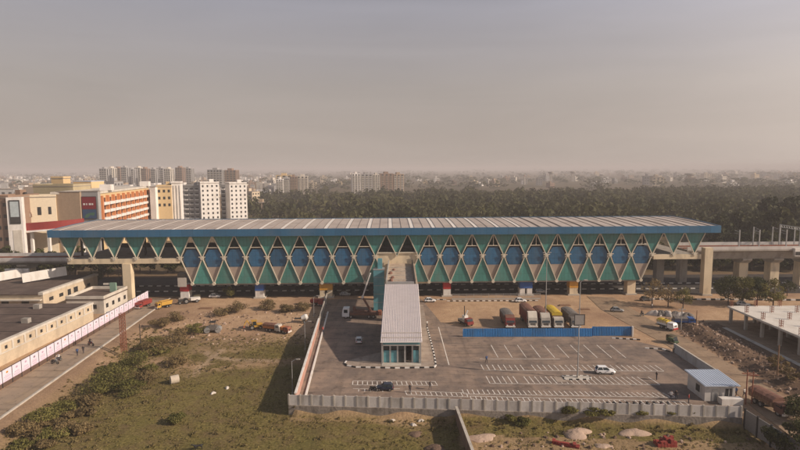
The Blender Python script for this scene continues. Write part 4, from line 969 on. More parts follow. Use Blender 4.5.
M_wall_brown = mat('wall_brown', (.26, .17, .12), .85, .12, .2, 1)
M_redband = mat('red_band', (.26, .035, .03), .5, .1, .2, 1)
M_roofflat = mat('flat_roof', (.28, .24, .20), .9, .2, .2, 1.5)
def win_mesh(w, hh, d=.10, frame=True):
    q = MB(); q.box(-w / 2, w / 2, -.04, .0, -hh / 2, hh / 2); return q.mesh('window', M_win)
def block(name, label, cat, x, y, w, d, hgt, rz, wall, rows=0, cols_s=0, cols_e=0, ww=1.3, wh=1.3, z0=0, parapet=True, balcony=None, tank=True, seed=0, group=None, rootz=-.1, roofm=None):
    """w x d building, front (-y) centred at (x, y); windows on the front and on the +x side"""
    r = thing(name, label, cat, (x, y, rootz), rz, group); rg = random.Random(seed)
    q = MB(); q.box(-w / 2, w / 2, 0, d, 0, hgt); q.build('wall', wall, r)
    q = MB(); q.box(-w / 2 - .15, w / 2 + .15, -.15, d + .15, hgt + .002, hgt + .3); rf = q.build('roof', roofm or M_roofflat, r)
    if parapet:
        q = MB()
        for a in ((-w / 2 - .12, w / 2 + .12, -.12, .13), (-w / 2 - .12, w / 2 + .12, d - .13, d + .12), (-w / 2 - .12, -w / 2 + .13, .131, d - .131), (w / 2 - .13, w / 2 + .12, .131, d - .131)): q.box(*a, hgt + .302, hgt + 1.1)
        q.build('parapet', wall, r)
    if tank:
        tx, ty = rg.uniform(-.3, .3) * w, rg.uniform(.3, .7) * d
        q = MB(); q.box(tx - w * .12, tx + w * .12, ty - d * .1, ty + d * .1, hgt + .302, hgt + 2.9); q.build('stair_head', wall, rf)
        q = MB(); q.tube((tx + w * .22, ty, hgt + .302), (tx + w * .22, ty, hgt + 1.9), .7, .6, 10); q.build('water_tank', M_dark, rf)
    if rows:
        me = win_mesh(ww, wh); hz = (hgt - z0 - .8) / rows
        bm_ = None
        if balcony: q = MB(); q.box(-balcony / 2, balcony / 2, -1.1, -.06, -.95, .0); bm_ = q.mesh('balcony', M_wall_white)
        for i in range(rows):
            zc = z0 + .5 + hz * (i + .5)
            for j in range(cols_s):
                o = link('window', me, r); o.location = (-w / 2 + w * (j + .5) / cols_s, -.003, zc)
                if bm_ is not None: o2 = link('balcony', bm_, r); o2.location = (-w / 2 + w * (j + .5) / cols_s, -.003, zc - .1)
            for j in range(cols_e):
                o = link('window', me, r); o.location = (w / 2 + .003, d * (j + .5) / cols_e, zc); o.rotation_euler = (0, 0, math.pi / 2)
                if bm_ is not None: o2 = link('balcony', bm_, r); o2.location = (w / 2 + .003, d * (j + .5) / cols_e, zc - .1); o2.rotation_euler = (0, 0, math.pi / 2)
    return r
def bpx(px0, px1, pyt, Y): a = PY(px0, pyt, Y); b = PY(px1, pyt, Y); return (a.x + b.x) / 2, b.x - a.x, (a.z + b.z) / 2

# long shed along the hoarding
s0 = P(0, 384); hx = -82.3
shed = thing('shed', 'long low shed with a cream pilastered wall and a dark flat roof', 'building', (hx, 92, -.1), 0)
q = MB(); q.box(-34, 0, 0, 49.5, 0, 4.5); q.build('wall', M_wall_cream, shed)
q = MB(); q.box(-34, -.9, .3, 49.2, 4.502, 4.8); q.build('roof', M_roofgrey, shed)
q = MB(); q.box(-.88, .18, -.1, 49.6, 4.502, 4.98); q.build('cornice', M_wall_pale, shed)
q = MB(); q.box(.002, .22, 0, 49.5, 2.5, 2.75); q.build('string_course', M_wall_pale, shed)
for k in range(14):
    q = MB(); y0 = .4 + k * 3.72; q.box(.002, .2, y0, y0 + .5, 2.76, 4.5); q.build('pilaster', M_wall_pale, shed)
    if k < 13:
        q = MB(); q.box(.002, .06, y0 + 1.8, y0 + 2.5, 3.2, 3.9); q.build('window', M_win, shed)
for k, (xx, yy) in enumerate(((-6, 8), (-14, 20), (-5, 31), (-20, 41), (-11, 44), (-25, 12))):
    q = MB(); q.box(xx - .8, xx + .8, yy - .6, yy + .6, 4.805, 5.9); q.build('roof_vent', M_steel if k % 2 else M_conc, shed)
for k in range(7):
    q = MB(); q.box(-33.5, -1.0, 3 + k * 7, 3.12 + k * 7, 4.805, 4.87); q.build('roof_joint', M_dark, shed)
# two-storey cream block behind it
f0 = 146.5
cb = thing('flat_roofed_building', 'two storey cream block with dark flat roof and white roof boards', 'building', (-98.8, f0, -.1), 0)
q = MB(); q.box(-40, 0, 0, 27, 0, 5.9); q.build('wall', M_wall_cream, cb)
q = MB(); q.box(-40.3, -1.2, -.4, 27.2, 5.902, 6.2); rf_ = q.build('roof', M_roofgrey, cb)
q = MB(); q.box(-1.1, .2, -.3, 27.3, 5.902, 6.6); q.build('parapet', M_wall_pale, cb)
q = MB(); q.box(-36, -.3, -.9, -.002, 4.4, 4.7); q.build('sunshade', M_wall_pale, cb)
for k, (y0, w_, z0_, z1_) in enumerate(((2.5, 1.8, 3.6, 4.6), (7, 1.8, 3.6, 4.6), (11, 1.5, 3.1, 4.9), (14, 2.0, 3.3, 4.9), (21, 1.6, 3.6, 4.5))):
    q = MB(); q.box(.002, .08, y0, y0 + w_, z0_, z1_); q.build('window', M_win, cb)
for k in range(6):
    q = MB(); q.box(-34 + k * 5.6, -32 + k * 5.6, -.06, -.002, 3.0, 4.3); q.build('window', M_win, cb)
q = MB(); q.box(-26, -18.5, 21.5, 22, 6.2, 9.3); q.build('roof_board', M_white, rf_)
q = MB(); q.slabxz([(-.0, 6.2), (0, 8.2), (.3, 9.2), (.3, 6.2)], 0, .3)
q = MB(); q.bar((-15, 13.5, 7.9), (-6.5, 21.5, 8.6), .3, 2.8); q.build('roof_board', M_white, rf_)
q = MB(); q.bar((-25, 15, 7.7), (-20, 21, 8.2), .3, 2.6); q.build('roof_board', M_white, rf_)
for k, (xx, yy) in enumerate(((-31, 18), (-28.5, 15), (-35, 12))):
    q = MB(); q.tube((xx, yy, 6.2), (xx, yy, 7.6), .6, .55, 10); q.build('water_tank', M_dark if k != 1 else M_white, rf_)
# wing and green slab
wg = block('annex', 'low grey white annex between the cream block and the hoarding', 'building', -88.2, 148, 10.5, 13, 4.0, 0, M_wall_pale, 1, 2, 4, 1.2, 1.2, 0, True, None, False, roofm=M_roofgrey)
gs = thing('green_slab', 'tall pale green slab standing by the grey white annex', 'pylon', (*PY(114, 300, 157).to_2d(), 0)); q = MB(); q.box(-.9, .9, -.3, .3, -.1, 6.9); q.build('slab', mat('pale_green_render', (.22, .34, .26), .7, .1, .3), gs)
q = MB(); q.box(-2.8, -.92, -.2, .2, 6.3, 6.8); q.build('beam', M_wall_pale, gs)

# hoarding
ha, hb = P(-30, 407.5), P(148.5, 300.8); d_ = hb - ha
hd = thing('hoarding', 'long hoarding of pale pink printed panels on a dark skirt', 'hoarding', ha, math.atan2(d_.y, d_.x))
M_pp = mat('panel_print_pink', (.72, .66, .74), .5, .06, .4); M_p1 = mat('print_mauve', (.48, .33, .44), .5, .1); M_p2 = mat('print_dark', (.25, .17, .22), .5, .1); M_p3 = mat('print_orange', (.55, .25, .05), .5, .1); M_p4 = mat('print_rose', (.62, .46, .56), .5, .1)
n = 27; pw = d_.length / n
for k in range(n):
    q = MB(); x0, x1 = k * pw + .09, (k + 1) * pw - .09; w_ = x1 - x0
    q.m = 0; q.box(x0, x1, -.04, .04, .85, 3.15)
    rg = random.Random(k // 2)
    q.m = 3 if k % 7 == 3 else 2 if k % 3 == 0 else 1
    q.slabxz([(x0 + w_ * (.5 + .13 * math.cos(a * 1.047 + .3)), 2.52 + .22 * math.sin(a * 1.047 + .3)) for a in range(6)], -.055, -.041)
    for j in range(4):
        q.m = 1 if j % 2 else 4; l_ = rg.uniform(.25, .42) * w_
        if rg.random() < .85: q.box(x0 + w_ / 2 - l_, x0 + w_ / 2 + l_, -.055, -.041, 1.95 - j * .27, 2.05 - j * .27)
    q.m = 4; q.box(x0 + .05, x1 - .05, -.055, -.041, .88, 1.0)
    q.build('printed_panel', [M_pp, M_p1, M_p2, M_p3, M_p4], hd)
    q = MB(); q.box(k * pw - .07, k * pw + .07, -.06, .10, -.1, 3.25); q.build('post', M_dark, hd)
    q = MB(); q.box(x0, x1, .0, .06, -.1, .84); q.build('skirt', mat('skirt_sheet', (.12, .075, .055), .85, .25, .6, 3), hd)
q = MB(); q.box(0, d_.length, .05, .12, 3.16, 3.26); q.build('top_rail', M_dark, hd)

# the big blocks beyond the station on the left
x, w_, z_ = bpx(-14, 8, 198, 211); block('brown_building', 'brown building at the left frame edge with small windows', 'building', x, 211, w_, 18, z_, 0, M_wall_brown, 5, 3, 0, 1.6, 1.4, 6)
x, w_, z_ = bpx(8.5, 22, 197, 212)
sb = thing('white_building', 'white building front with a tall glass panel beside the red band', 'building', (x, 211, -.1), R(16)); q = MB(); q.box(-w_ / 2, w_ / 2, 0, 2.5, 0, z_); q.build('wall', M_wall_white, sb)
q = MB(); zz0, zz1 = PY(15, 222, 212).z, PY(15, 201, 212).z; q.box(-w_ * .26, w_ * .30, -.25, -.002, zz0, zz1); gp = q.build('glass_panel', mat('pale_glass', (.40, .46, .47), .3, .15, .2, 1), sb)
q = MB(); q.box(-w_ * .26, w_ * .30, -.32, -.252, zz0, zz0 + 2.2); q.build('lower_pane', M_win, gp)
for a, b, c, d in ((-.32, .36, zz1 + .003, zz1 + .5), (-.32, .36, zz0 - .5, zz0 - .003)):
    q = MB(); q.box(a * w_, b * w_, -.3, -.002, c, d); q.build('frame', M_dark, sb)
for a, b in ((-.32, -.265), (.305, .36)):
    q = MB(); q.box(a * w_, b * w_, -.3, -.002, zz0, zz1); q.build('frame', M_dark, sb)
q = MB(); q.box(-w_ * .2, w_ * .36, -.12, -.002, 2, zz0 - 3); q.build('lower_panel', M_wall_pale, sb)
x, w_, z_ = bpx(22.2, 55.5, 197, 226); cbd = block('cream_building', 'cream building with an arched gable and dark windows above the red band', 'building', x, 224, w_ * 1.02, 7, z_, R(20), mat('bright_cream_wall', (.74, .64, .47), .85, .1, .2, 1.5), 0, tank=False)
for a, b, c, d in ((.02, .12, 206.5, 214.5), (.30, .38, 206.5, 214), (-.22, -.16, 208, 214)):
    q = MB(); q.box(a * w_, b * w_, -.06, -.002, PY(40, d, 226).z, PY(40, c, 226).z); q.build('window', M_win, cbd)
pts = [(-w_ * .46 + w_ * .34 * (.5 - .5 * math.cos(t)), PY(40, 216, 226).z + 3.6 * math.sin(t)) for t in [math.pi * k / 10 for k in range(11)]]
q = MB(); q.slabxz(pts, -.5, -.002); q.build('gable', M_wall_brown, cbd)
q = MB(); q.slabxz([(-w_ * .29 + (p[0] + w_ * .29) * .8, p[1] - .1 if p[1] > PY(40, 216, 226).z + 1 else p[1]) for p in pts], -.62, -.502); q.build('gable_panel', M_wall_pale, cbd)
x, w_, z_ = bpx(33, 73, 186.5, 246); block('olive_building', 'olive plastered block rising behind the cream and beige fronts', 'building', x, 246, w_, 14, z_, 0, M_wall_olive, 0, tank=False)
x, w_, z_ = bpx(51, 63, 178.5, 268); block('rooftop_tower', 'cream stair tower standing up behind the olive block', 'building', x, 268, w_, 6, z_, 0, M_wall_yellow, 0, tank=False)
x, w_, z_ = bpx(73, 91, 181.5, 275); block('pale_block', 'pale yellow block with a bluish flat roof near the billboard', 'building', x, 275, w_, 12, z_, 0, M_wall_yellow, 0, parapet=False, tank=False, roofm=M_roofblue)
x, w_, z_ = bpx(55.8, 79.5, 192, 227); block('beige_building', 'plain beige windowless block left of the billboard', 'building', x, 227, w_, 3, z_, 0, M_wall_beige, 0, parapet=False, tank=False)
x, w_, z_ = bpx(79.8, 97.5, 191.5, 228); bbk = block('billboard_building', 'grey slab front carrying a large red and blue billboard', 'building', x, 228, w_, 2, z_, 0, M_wall_grey, 0, parapet=False, tank=False)
bl = thing('billboard', 'large billboard, dark red above and blue below, on the grey slab', 'billboard', (PY(89, 207, 227.5).x, 227.8, PY(89, 219, 227.5).z))
bw, bh = 6.2, PY(89, 196.5, 227.5).z - PY(89, 219, 227.5).z
q = MB(); q.box(-bw / 2, bw / 2, -.2, .0, 0, bh); q.build('frame', M_dark, bl)
q = MB(); q.box(-bw / 2 + .2, bw / 2 - .2, -.26, -.201, bh * .44, bh - .2); up = q.build('red_poster', mat('poster_red', (.22, .02, .03), .5, .15, .4), bl)
q = MB()
for k, l_ in enumerate((.8, .5, .9, .6)): q.box(-bw / 2 + .7 + k * 1.2, -bw / 2 + .7 + k * 1.2 + l_, -.29, -.262, bh * .62, bh * .70)
q.build('white_lettering', M_white, up)
q = MB(); q.box(-bw / 2 + .2, bw / 2 - .2, -.26, -.201, .2, bh * .43); dn = q.build('blue_poster', mat('poster_blue', (.04, .08, .16), .5, .15, .4), bl)
q = MB(); q.slabxz([(-2.2, .6), (-.8, .5), (.4, 1.8), (1.8, 1.4), (2.4, 2.8), (.2, 2.6), (-1.4, 2.0)], -.29, -.262); q.build('green_shape', mat('poster_green', (.07, .16, .10), .5, .1), dn)
# red curved band
rb_ = thing('curved_canopy', 'dark red curved canopy band with a white soffit beyond the station', 'canopy', (0, 0, 0))
pts = []
for k in range(15):
    t = k / 14; px = 22.5 + 60 * t; Y = 214 + 10 * t * t; p = PY(px, 220 + 3.5 * (1 - t) ** .8 - 1.5 * t, Y); pts.append((p.x, Y, p.z))
q = MB(); vs = []
for (x, y, z) in pts: vs += [(x, y, z), (x, y, z - 3.0), (x, y + 1, z - 3.0), (x, y + 1, z)]
fs = []
for k in range(14):
    for a in range(4): fs.append((k * 4 + a, k * 4 + (a + 1) % 4, (k + 1) * 4 + (a + 1) % 4, (k + 1) * 4 + a))
fs += [(0, 3, 2, 1), (56, 57, 58, 59)]
q.add(vs, fs); q.build('band', M_redband, rb_)
q = MB(); vs = []
for (x, y, z) in pts: vs += [(x, y - .5, z - 3.02), (x, y - .5, z - 3.7), (x, y + 9, z - 3.7), (x, y + 9, z - 3.02)]
q.add(vs, fs); q.build('soffit', M_wall_white, rb_)
for k in (1, 5, 9, 13):
    q = MB(); q.box(pts[k][0] - .5, pts[k][0] + .5, pts[k][1] + 2, pts[k][1] + 3, -.2, pts[k][2] - 3.7); q.build('post', M_wall_white, rb_)

# the hotel with rows of orange balconies (its long face looks to the right)
ha_, hb_ = Vector((PY(98.2, 200, 230).x, 230, 0)), Vector((PY(149, 195, 308).x, 308, 0)); d_ = hb_ - ha_
zt_h = PY(98, 193.5, 230).z
ho = thing('hotel_building', 'long cream hotel with rows of orange balconies beyond the station', 'building', (ha_.x, ha_.y, -.1), math.atan2(d_.y, d_.x))
Lh = d_.length
q = MB(); q.box(0, Lh, 0, 18, 0, zt_h); q.build('wall', M_wall_yellow, ho)
q = MB(); q.box(-.3, Lh + .3, -.4, 18.3, zt_h + .002, zt_h + .9); q.build('parapet', M_wall_pale, ho)
nc, nr = 10, 5; z00 = zt_h - 1.6; fh = 3.35
qb = MB(); cwid = Lh * .94 / nc; qb.box(-cwid * .44, cwid * .44, -1.5, -.003, -.15, 1.05); bmesh_ = qb.mesh('balcony', M_wall_white)
qw = MB(); qw.box(-cwid * .36, cwid * .36, -.05, -.003, 1.06, 2.9); wmesh_ = qw.mesh('window', mat('recess_brown', (.13, .05, .03), .7, .2))
qp = MB(); qp.box(-.55, .55, -1.2, -.003, -fh * nr, .6); pmesh_ = qp.mesh('pier', M_wall_orange)
for j in range(nc):
    xx = Lh * .03 + cwid * (j + .5)
    for i in range(nr):
        zz = z00 - fh * (i + 1)
        o = link('balcony', bmesh_, ho); o.location = (xx, 0, zz); o = link('window', wmesh_, ho); o.location = (xx, 0, zz)
for j in range(nc + 1):
    o = link('pier', pmesh_, ho); o.location = (Lh * .03 + cwid * j, 0, z00)
for j in range(6):
    q = MB(); q.box(Lh * (.3 + .11 * j), Lh * (.3 + .11 * j) + 3, -.1, -.003, z00 - fh * nr - 6, z00 - fh * nr - 1.5); q.build('window', M_win, ho)
for t in (.17, .95):
    q = MB(); q.box(Lh * t - 2.2, Lh * t + 2.2, -1.6, 3, zt_h + .95, zt_h + 3.6); q.build('sign_box', M_wall_white, ho)
x, w_, z_ = bpx(149.5, 155, 187, 300); block('hotel_pylon', 'white pylon between the orange balconies and the yellow block', 'pylon', x, 300, w_, 6, z_, 0, M_wall_white, 0, parapet=False, tank=False)
x, w_, z_ = bpx(155.3, 169, 187, 302); block('yellow_building', 'pale yellow block with three rows of small windows beside the hotel', 'building', x, 304, w_ * 1.0, 10, z_, R(18), M_wall_yellow, 3, 3, 0, 1.2, 1.6, z_ - 12.5, tank=True)
x, w_, z_ = bpx(170, 178.5, 183.5, 306); block('white_slab_building', 'narrow white slab with dark vertical strips right of the yellow block', 'building', x, 308, w_, 10, z_, R(15), M_wall_white, 1, 3, 0, .35, z_ * .8, 4, tank=False)
# apartment towers
x, w_, z_ = bpx(178.5, 199, 186.5, 372); block('apartment_block', 'grey apartment block with rows of white balconies', 'apartment block', x, 372, w_, 12, z_, 0, M_wall_grey, 8, 4, 0, 2.0, 1.6, 2, balcony=2.6)
x, w_, z_ = bpx(198, 218, 183.5, 366); block('apartment_tower', 'white apartment tower with small windows, left one of two', 'apartment tower', x - 1, 372, w_ * .92, 12, z_, R(32), M_wall_white, 9, 4, 3, 1.1, 1.4, 2)
x, w_, z_ = bpx(218, 228, 186, 392); block('apartment_block', 'dark grey apartment block squeezed between two white towers', 'apartment block', x, 398, w_, 10, z_, 0, M_wall_grey, 8, 2, 0, 2.0, 1.6, 2, balcony=2.4)
x, w_, z_ = bpx(227, 246, 184, 375); block('apartment_tower', 'white apartment tower with small windows, right one of two', 'apartment tower', x - 1, 382, w_ * .92, 12, z_, R(32), M_wall_white, 9, 4, 3, 1.1, 1.4, 2)
def strip_tower(label, px0, px1, pyt, Y, wall, strips, rz=0, cat='tower block', name='tower_block', d=18, floors=10):
    x, w_, z_ = bpx(px0, px1, pyt, Y); r = thing(name, label, cat, (x, Y, -.1), rz)
    q = MB(); q.box(-w_ / 2, w_ / 2, 0, d, 0, z_); q.build('wall', wall, r)
    q = MB(); q.box(-w_ * .18, w_ * .14, 3, d - 3, z_ + .002, z_ + 3); q.build('stair_head', wall, r)
    for k in range(strips):
        sx = -w_ / 2 + w_ * (k + .5) / strips; sw = w_ / strips * .24
        q = MB(); q.box(sx - sw, sx + sw, -.25, -.003, 2, z_ - 1); s_ = q.build('window_strip', M_win, r)
        q = MB()
        for f in range(floors): q.box(sx - sw * 1.5, sx + sw * 1.5, -.9, -.254, 2 + (z_ - 4) * f / floors, 2 + (z_ - 4) * f / floors + 1.0)
        q.build('balcony', M_wall_pale if wall is not M_wall_brown else M_wall_beige, s_)
    for k in range(2):
        sy = d * (k + .5) / 2; q = MB(); q.box(w_ / 2 + .003, w_ / 2 + .25, sy - 1.6, sy + 1.6, 2, z_ - 1); q.build('window_strip', M_win, r)
    return r
FT = [(99, 106, 168.5), (106.5, 112, 167.8), (112.5, 120, 168), (120.5, 126, 167.2), (126.5, 133, 169), (133.5, 140, 167.5), (140.5, 146, 168.4), (149, 155, 169), (155.5, 163, 168), (163.5, 170, 168.6), (175, 182, 167.4), (183, 191, 168.2)]
WHERE = ['leftmost', 'second from the left', 'third from the left', 'fourth from the left', 'fifth from the left', 'sixth from the left', 'seventh from the left', 'eighth from the left', 'ninth from the left', 'third from the right', 'second from the right', 'rightmost']
for k, (a, b, t) in enumerate(FT): strip_tower('hazy grey tower block of the far left skyline row, ' + WHERE[k], a, b, t, 1050 + 40 * (k % 3), (M_wall_grey, M_wall_pale, M_wall_brown, M_wall_grey)[k % 4], 3)
strip_tower('unfinished grey tower block behind the white towers, wider left half', 207, 222, 169.5, 900, M_wall_grey, 5); strip_tower('unfinished grey tower block behind the white towers, right half', 222.5, 236, 170, 910, M_wall_brown, 4)
for k, (a, b, t, wl, lab) in enumerate(((352, 360.5, 173.5, M_wall_white, 'white and brown mid rise, leftmost of the row beyond the wood'), (361, 372.5, 174, M_wall_grey, 'grey lilac mid rise, second of the row beyond the wood'), (373, 380, 174.5, M_wall_pale, 'pale mid rise, third of the row beyond the wood'), (380.5, 393, 173.5, M_wall_brown, 'reddish brown mid rise, fourth of the row beyond the wood'), (393.5, 404, 174, M_wall_beige, 'reddish beige mid rise at the right end of the row'))):
    strip_tower(lab, a, b, t, 850 + 6 * k, wl, 3, R(10), 'mid rise', 'mid_rise')
for k, (a, b, t, wl, lab) in enumerate(((276, 283, 179, M_wall_white, 'white mid rise left of the reddish one near the open ground'), (283.5, 289, 178, M_wall_grey, 'slim grey mid rise beside the reddish one'), (289.5, 297, 176.5, M_wall_brown, 'reddish mid rise left of the pale far block'), (297, 308, 176, M_wall_pale, 'pale long mid rise right of the reddish one'), (276, 292, 175, M_wall_yellow, 'yellowish tower with scaffold behind the white mid rise'))):
    strip_tower(lab, a, b, t, 780 + 25 * k, wl, 3, R(8), 'mid rise', 'mid_rise')
# water towers and chimney on the plain
for k, (px, pyt, D, lab) in enumerate(((551, 171.5, 1500, 'twin hazy water tower on the plain, left one'), (573, 171.2, 1600, 'hazy water tower on the plain, right of the twin'), (690, 173, 1350, 'broad hazy water tower far to the right'), (602, 174, 1900, 'small faint water tower behind the white houses'))):
    p = PY(px, pyt, D); t = thing('water_tower', lab, 'water tower', (p.x, D, 0)); z = p.z
    q = MB()
    for a in range(6): q.tube((4 * math.cos(a * 1.047), 4 * math.sin(a * 1.047), -.2), (4 * math.cos(a * 1.047), 4 * math.sin(a * 1.047), z - 6), .6, .6, 6)
    q.tube((0, 0, -.2), (0, 0, z - 6), 1, 1, 6); q.build('shaft', M_conc, t)
    q = MB(); rr = 8 if k != 2 else 12; q.tube((0, 0, z - 6), (0, 0, z - 4), rr * .6, rr, 14); q.tube((0, 0, z - 4), (0, 0, z - .8), rr, rr, 14); q.tube((0, 0, z - .8), (0, 0, z), rr, rr * .4, 14); q.build('tank', M_conc, t)
p = PY(524.5, 174, 1300); t = thing('chimney', 'slender pale chimney standing on the hazy plain', 'chimney', (p.x, 1300, 0)); q = MB(); q.tube((0, 0, -.2), (0, 0, p.z), 2.0, 1.3, 10); q.build('stack', M_concl, t)
q = MB(); q.tube((0, 0, p.z * .8), (0, 0, p.z * .86), 1.7, 1.7, 10); q.build('band', M_red, t)

# small houses of the far town
def house_proto(k):
    rg = random.Random(300 + k); q = MB(); w, d, hh = rg.uniform(8, 13), rg.uniform(8, 12), rg.choice((4, 7, 7, 10))
    q.m = 0; q.box(-w / 2, w / 2, -d / 2, d / 2, -.3, hh); q.box(-w * .2, w * .1, -d * .1, d * .25, hh, hh + 2.6)
    q.m = 1; q.box(-w / 2 - .3, w / 2 + .3, -d / 2 - .3, d / 2 + .3, hh + .001, hh + .25)
    q.m = 2
    for z in range(2, int(hh), 3):
        for j in range(3): q.box(-w / 2 + w * (j + .25) / 3, -w / 2 + w * (j + .7) / 3, -d / 2 - .06, -d / 2 - .002, z - .7, z + .7); q.box(w / 2 + .002, w / 2 + .06, -d / 2 + d * (j + .25) / 3, -d / 2 + d * (j + .7) / 3, z - .7, z + .7)
    return q.mesh('house', [[M_wall_white, M_wall_pale, M_wall_cream, M_wall_beige, M_wall_grey, M_wall_white, M_wall_brown, M_wall_yellow][k], M_roofflat, M_win])
hm = [house_proto(k) for k in range(8)]
rgh = np.random.RandomState(44); nh = 0
def house(x, y, sc_, zone):
    k = rgh.randint(8); o = link('house', hm[k]); o.location = (x, y, -.06); o.rotation_euler = (0, 0, rgh.uniform(-.5, .5)); o.scale = (sc_, sc_, sc_ * rgh.uniform(.8, 1.2))
    c = ('white', 'pale', 'cream', 'beige', 'grey', 'white', 'brown', 'yellowish')[k]
    tag(o, f'small {c} flat roofed house {zone[0]}', 'house', f'{c} houses {zone[1]}')
zA, zB, zC = ('in the hazy town at the far left', 'of the far left town'), ('on the hazy plain beyond the wood', 'on the plain beyond the wood'), ('among trees on the right hand plain', 'of the right hand plain')
for i in range(170):
    y = 330 * math.exp(rgh.uniform(0, 1.9)); px = rgh.uniform(-5, 100) if rgh.rand() < .7 else rgh.uniform(100, 275)
    if y < 420 and px > 60: y += 150
    if px > 100 and y < 460: y += 400
    house((px - 400) / 540 * y, y, rgh.uniform(1.0, 1.9), zA)
for i in range(70):
    y = 1080 * math.exp(rgh.uniform(0, 1.0)); px = rgh.uniform(250, 560); house((px - 400) / 540 * y, y, rgh.uniform(1.0, 1.8), zB)
for i in range(45):
    y = 1150 * math.exp(rgh.uniform(0, .9)); px = rgh.uniform(565, 805); house((px - 400) / 540 * y, y, rgh.uniform(1.1, 2.0), zC)
vsT = []; qT = MB()
for i in range(900):
    y = 1500 * math.exp(rgh.uniform(0, 1.3)); px = rgh.uniform(-10, 810)
    if rgh.rand() < (.25 if px < 280 else .82): continue
    x = (px - 400) / 540 * y; w, d, hh = rgh.uniform(7, 20), rgh.uniform(7, 16), rgh.choice((4, 5, 7, 9, 12)); qT.m = rgh.randint(4); qT.box(x - w / 2, x + w / 2, y - d / 2, y + d / 2, -.3, hh)
for i in range(700):
    y = 800 * math.exp(rgh.uniform(0, 1.2)); px = rgh.uniform(-10, 285); x = (px - 400) / 540 * y; w, d, hh = rgh.uniform(7, 17), rgh.uniform(7, 14), rgh.choice((5, 7, 9, 12, 16)); qT.m = rgh.randint(4); qT.box(x - w / 2, x + w / 2, y - d / 2, y + d / 2, -.3, hh)
tag(qT.build('far_town', [M_wall_white, M_wall_pale, M_wall_beige, M_wall_grey]), 'pale specks of far town roofs along the hazy horizon', 'town', kind='stuff')

# building site with a white slab roof on the right
bs = thing('unfinished_building', 'unfinished one storey concrete building with a white slab and rebar stubs', 'building', (84.4, 99, -.1))
q = MB(); q.box(0, 46, 0, 37.5, 4.0, 4.45); q.build('roof_slab', mat('white_slab', (.66, .62, .55), .8, .1, .2, 2, dirt=((.48, .43, .36), .5)), bs)
for i in range(5):
    for j in range(7):
        q = MB(); q.box(.5 + i * 6.2, 1.1 + i * 6.2, .4 + j * 6.05, 1.0 + j * 6.05, 0, 3.98); q.build('column', M_concl, bs)
for i in range(5):
    for j in range(7):
        q = MB(); cx_, cy_ = .8 + i * 6.2, .7 + j * 6.05
        for a in (-.25, .25):
            for b in (-.25, .25): q.bar((cx_ + a, cy_ + b, 4.3), (cx_ + a * 1.15, cy_ + b * 1.15, 6.2), .07)
        for zz in (4.8, 5.3, 5.8): q.bar((cx_ - .28, cy_ - .28, zz), (cx_ + .28, cy_ - .28, zz), .06); q.bar((cx_ + .28, cy_ - .28, zz), (cx_ + .28, cy_ + .28, zz), .06); q.bar((cx_ - .28, cy_ + .28, zz), (cx_ + .28, cy_ + .28, zz), .06); q.bar((cx_ - .28, cy_ - .28, zz), (cx_ - .28, cy_ + .28, zz), .06)
        q.build('rebar_stub', M_rust, bs)
q = MB(); q.box(8, 8.3, 1, 37, 0, 3.98); q.build('inner_wall', M_wall_brown, bs)
sheet('site_floor', [(81.6, 98), (131, 98), (131, 137), (81.6, 137)], .02, M_rroad)
#@@PART3@@

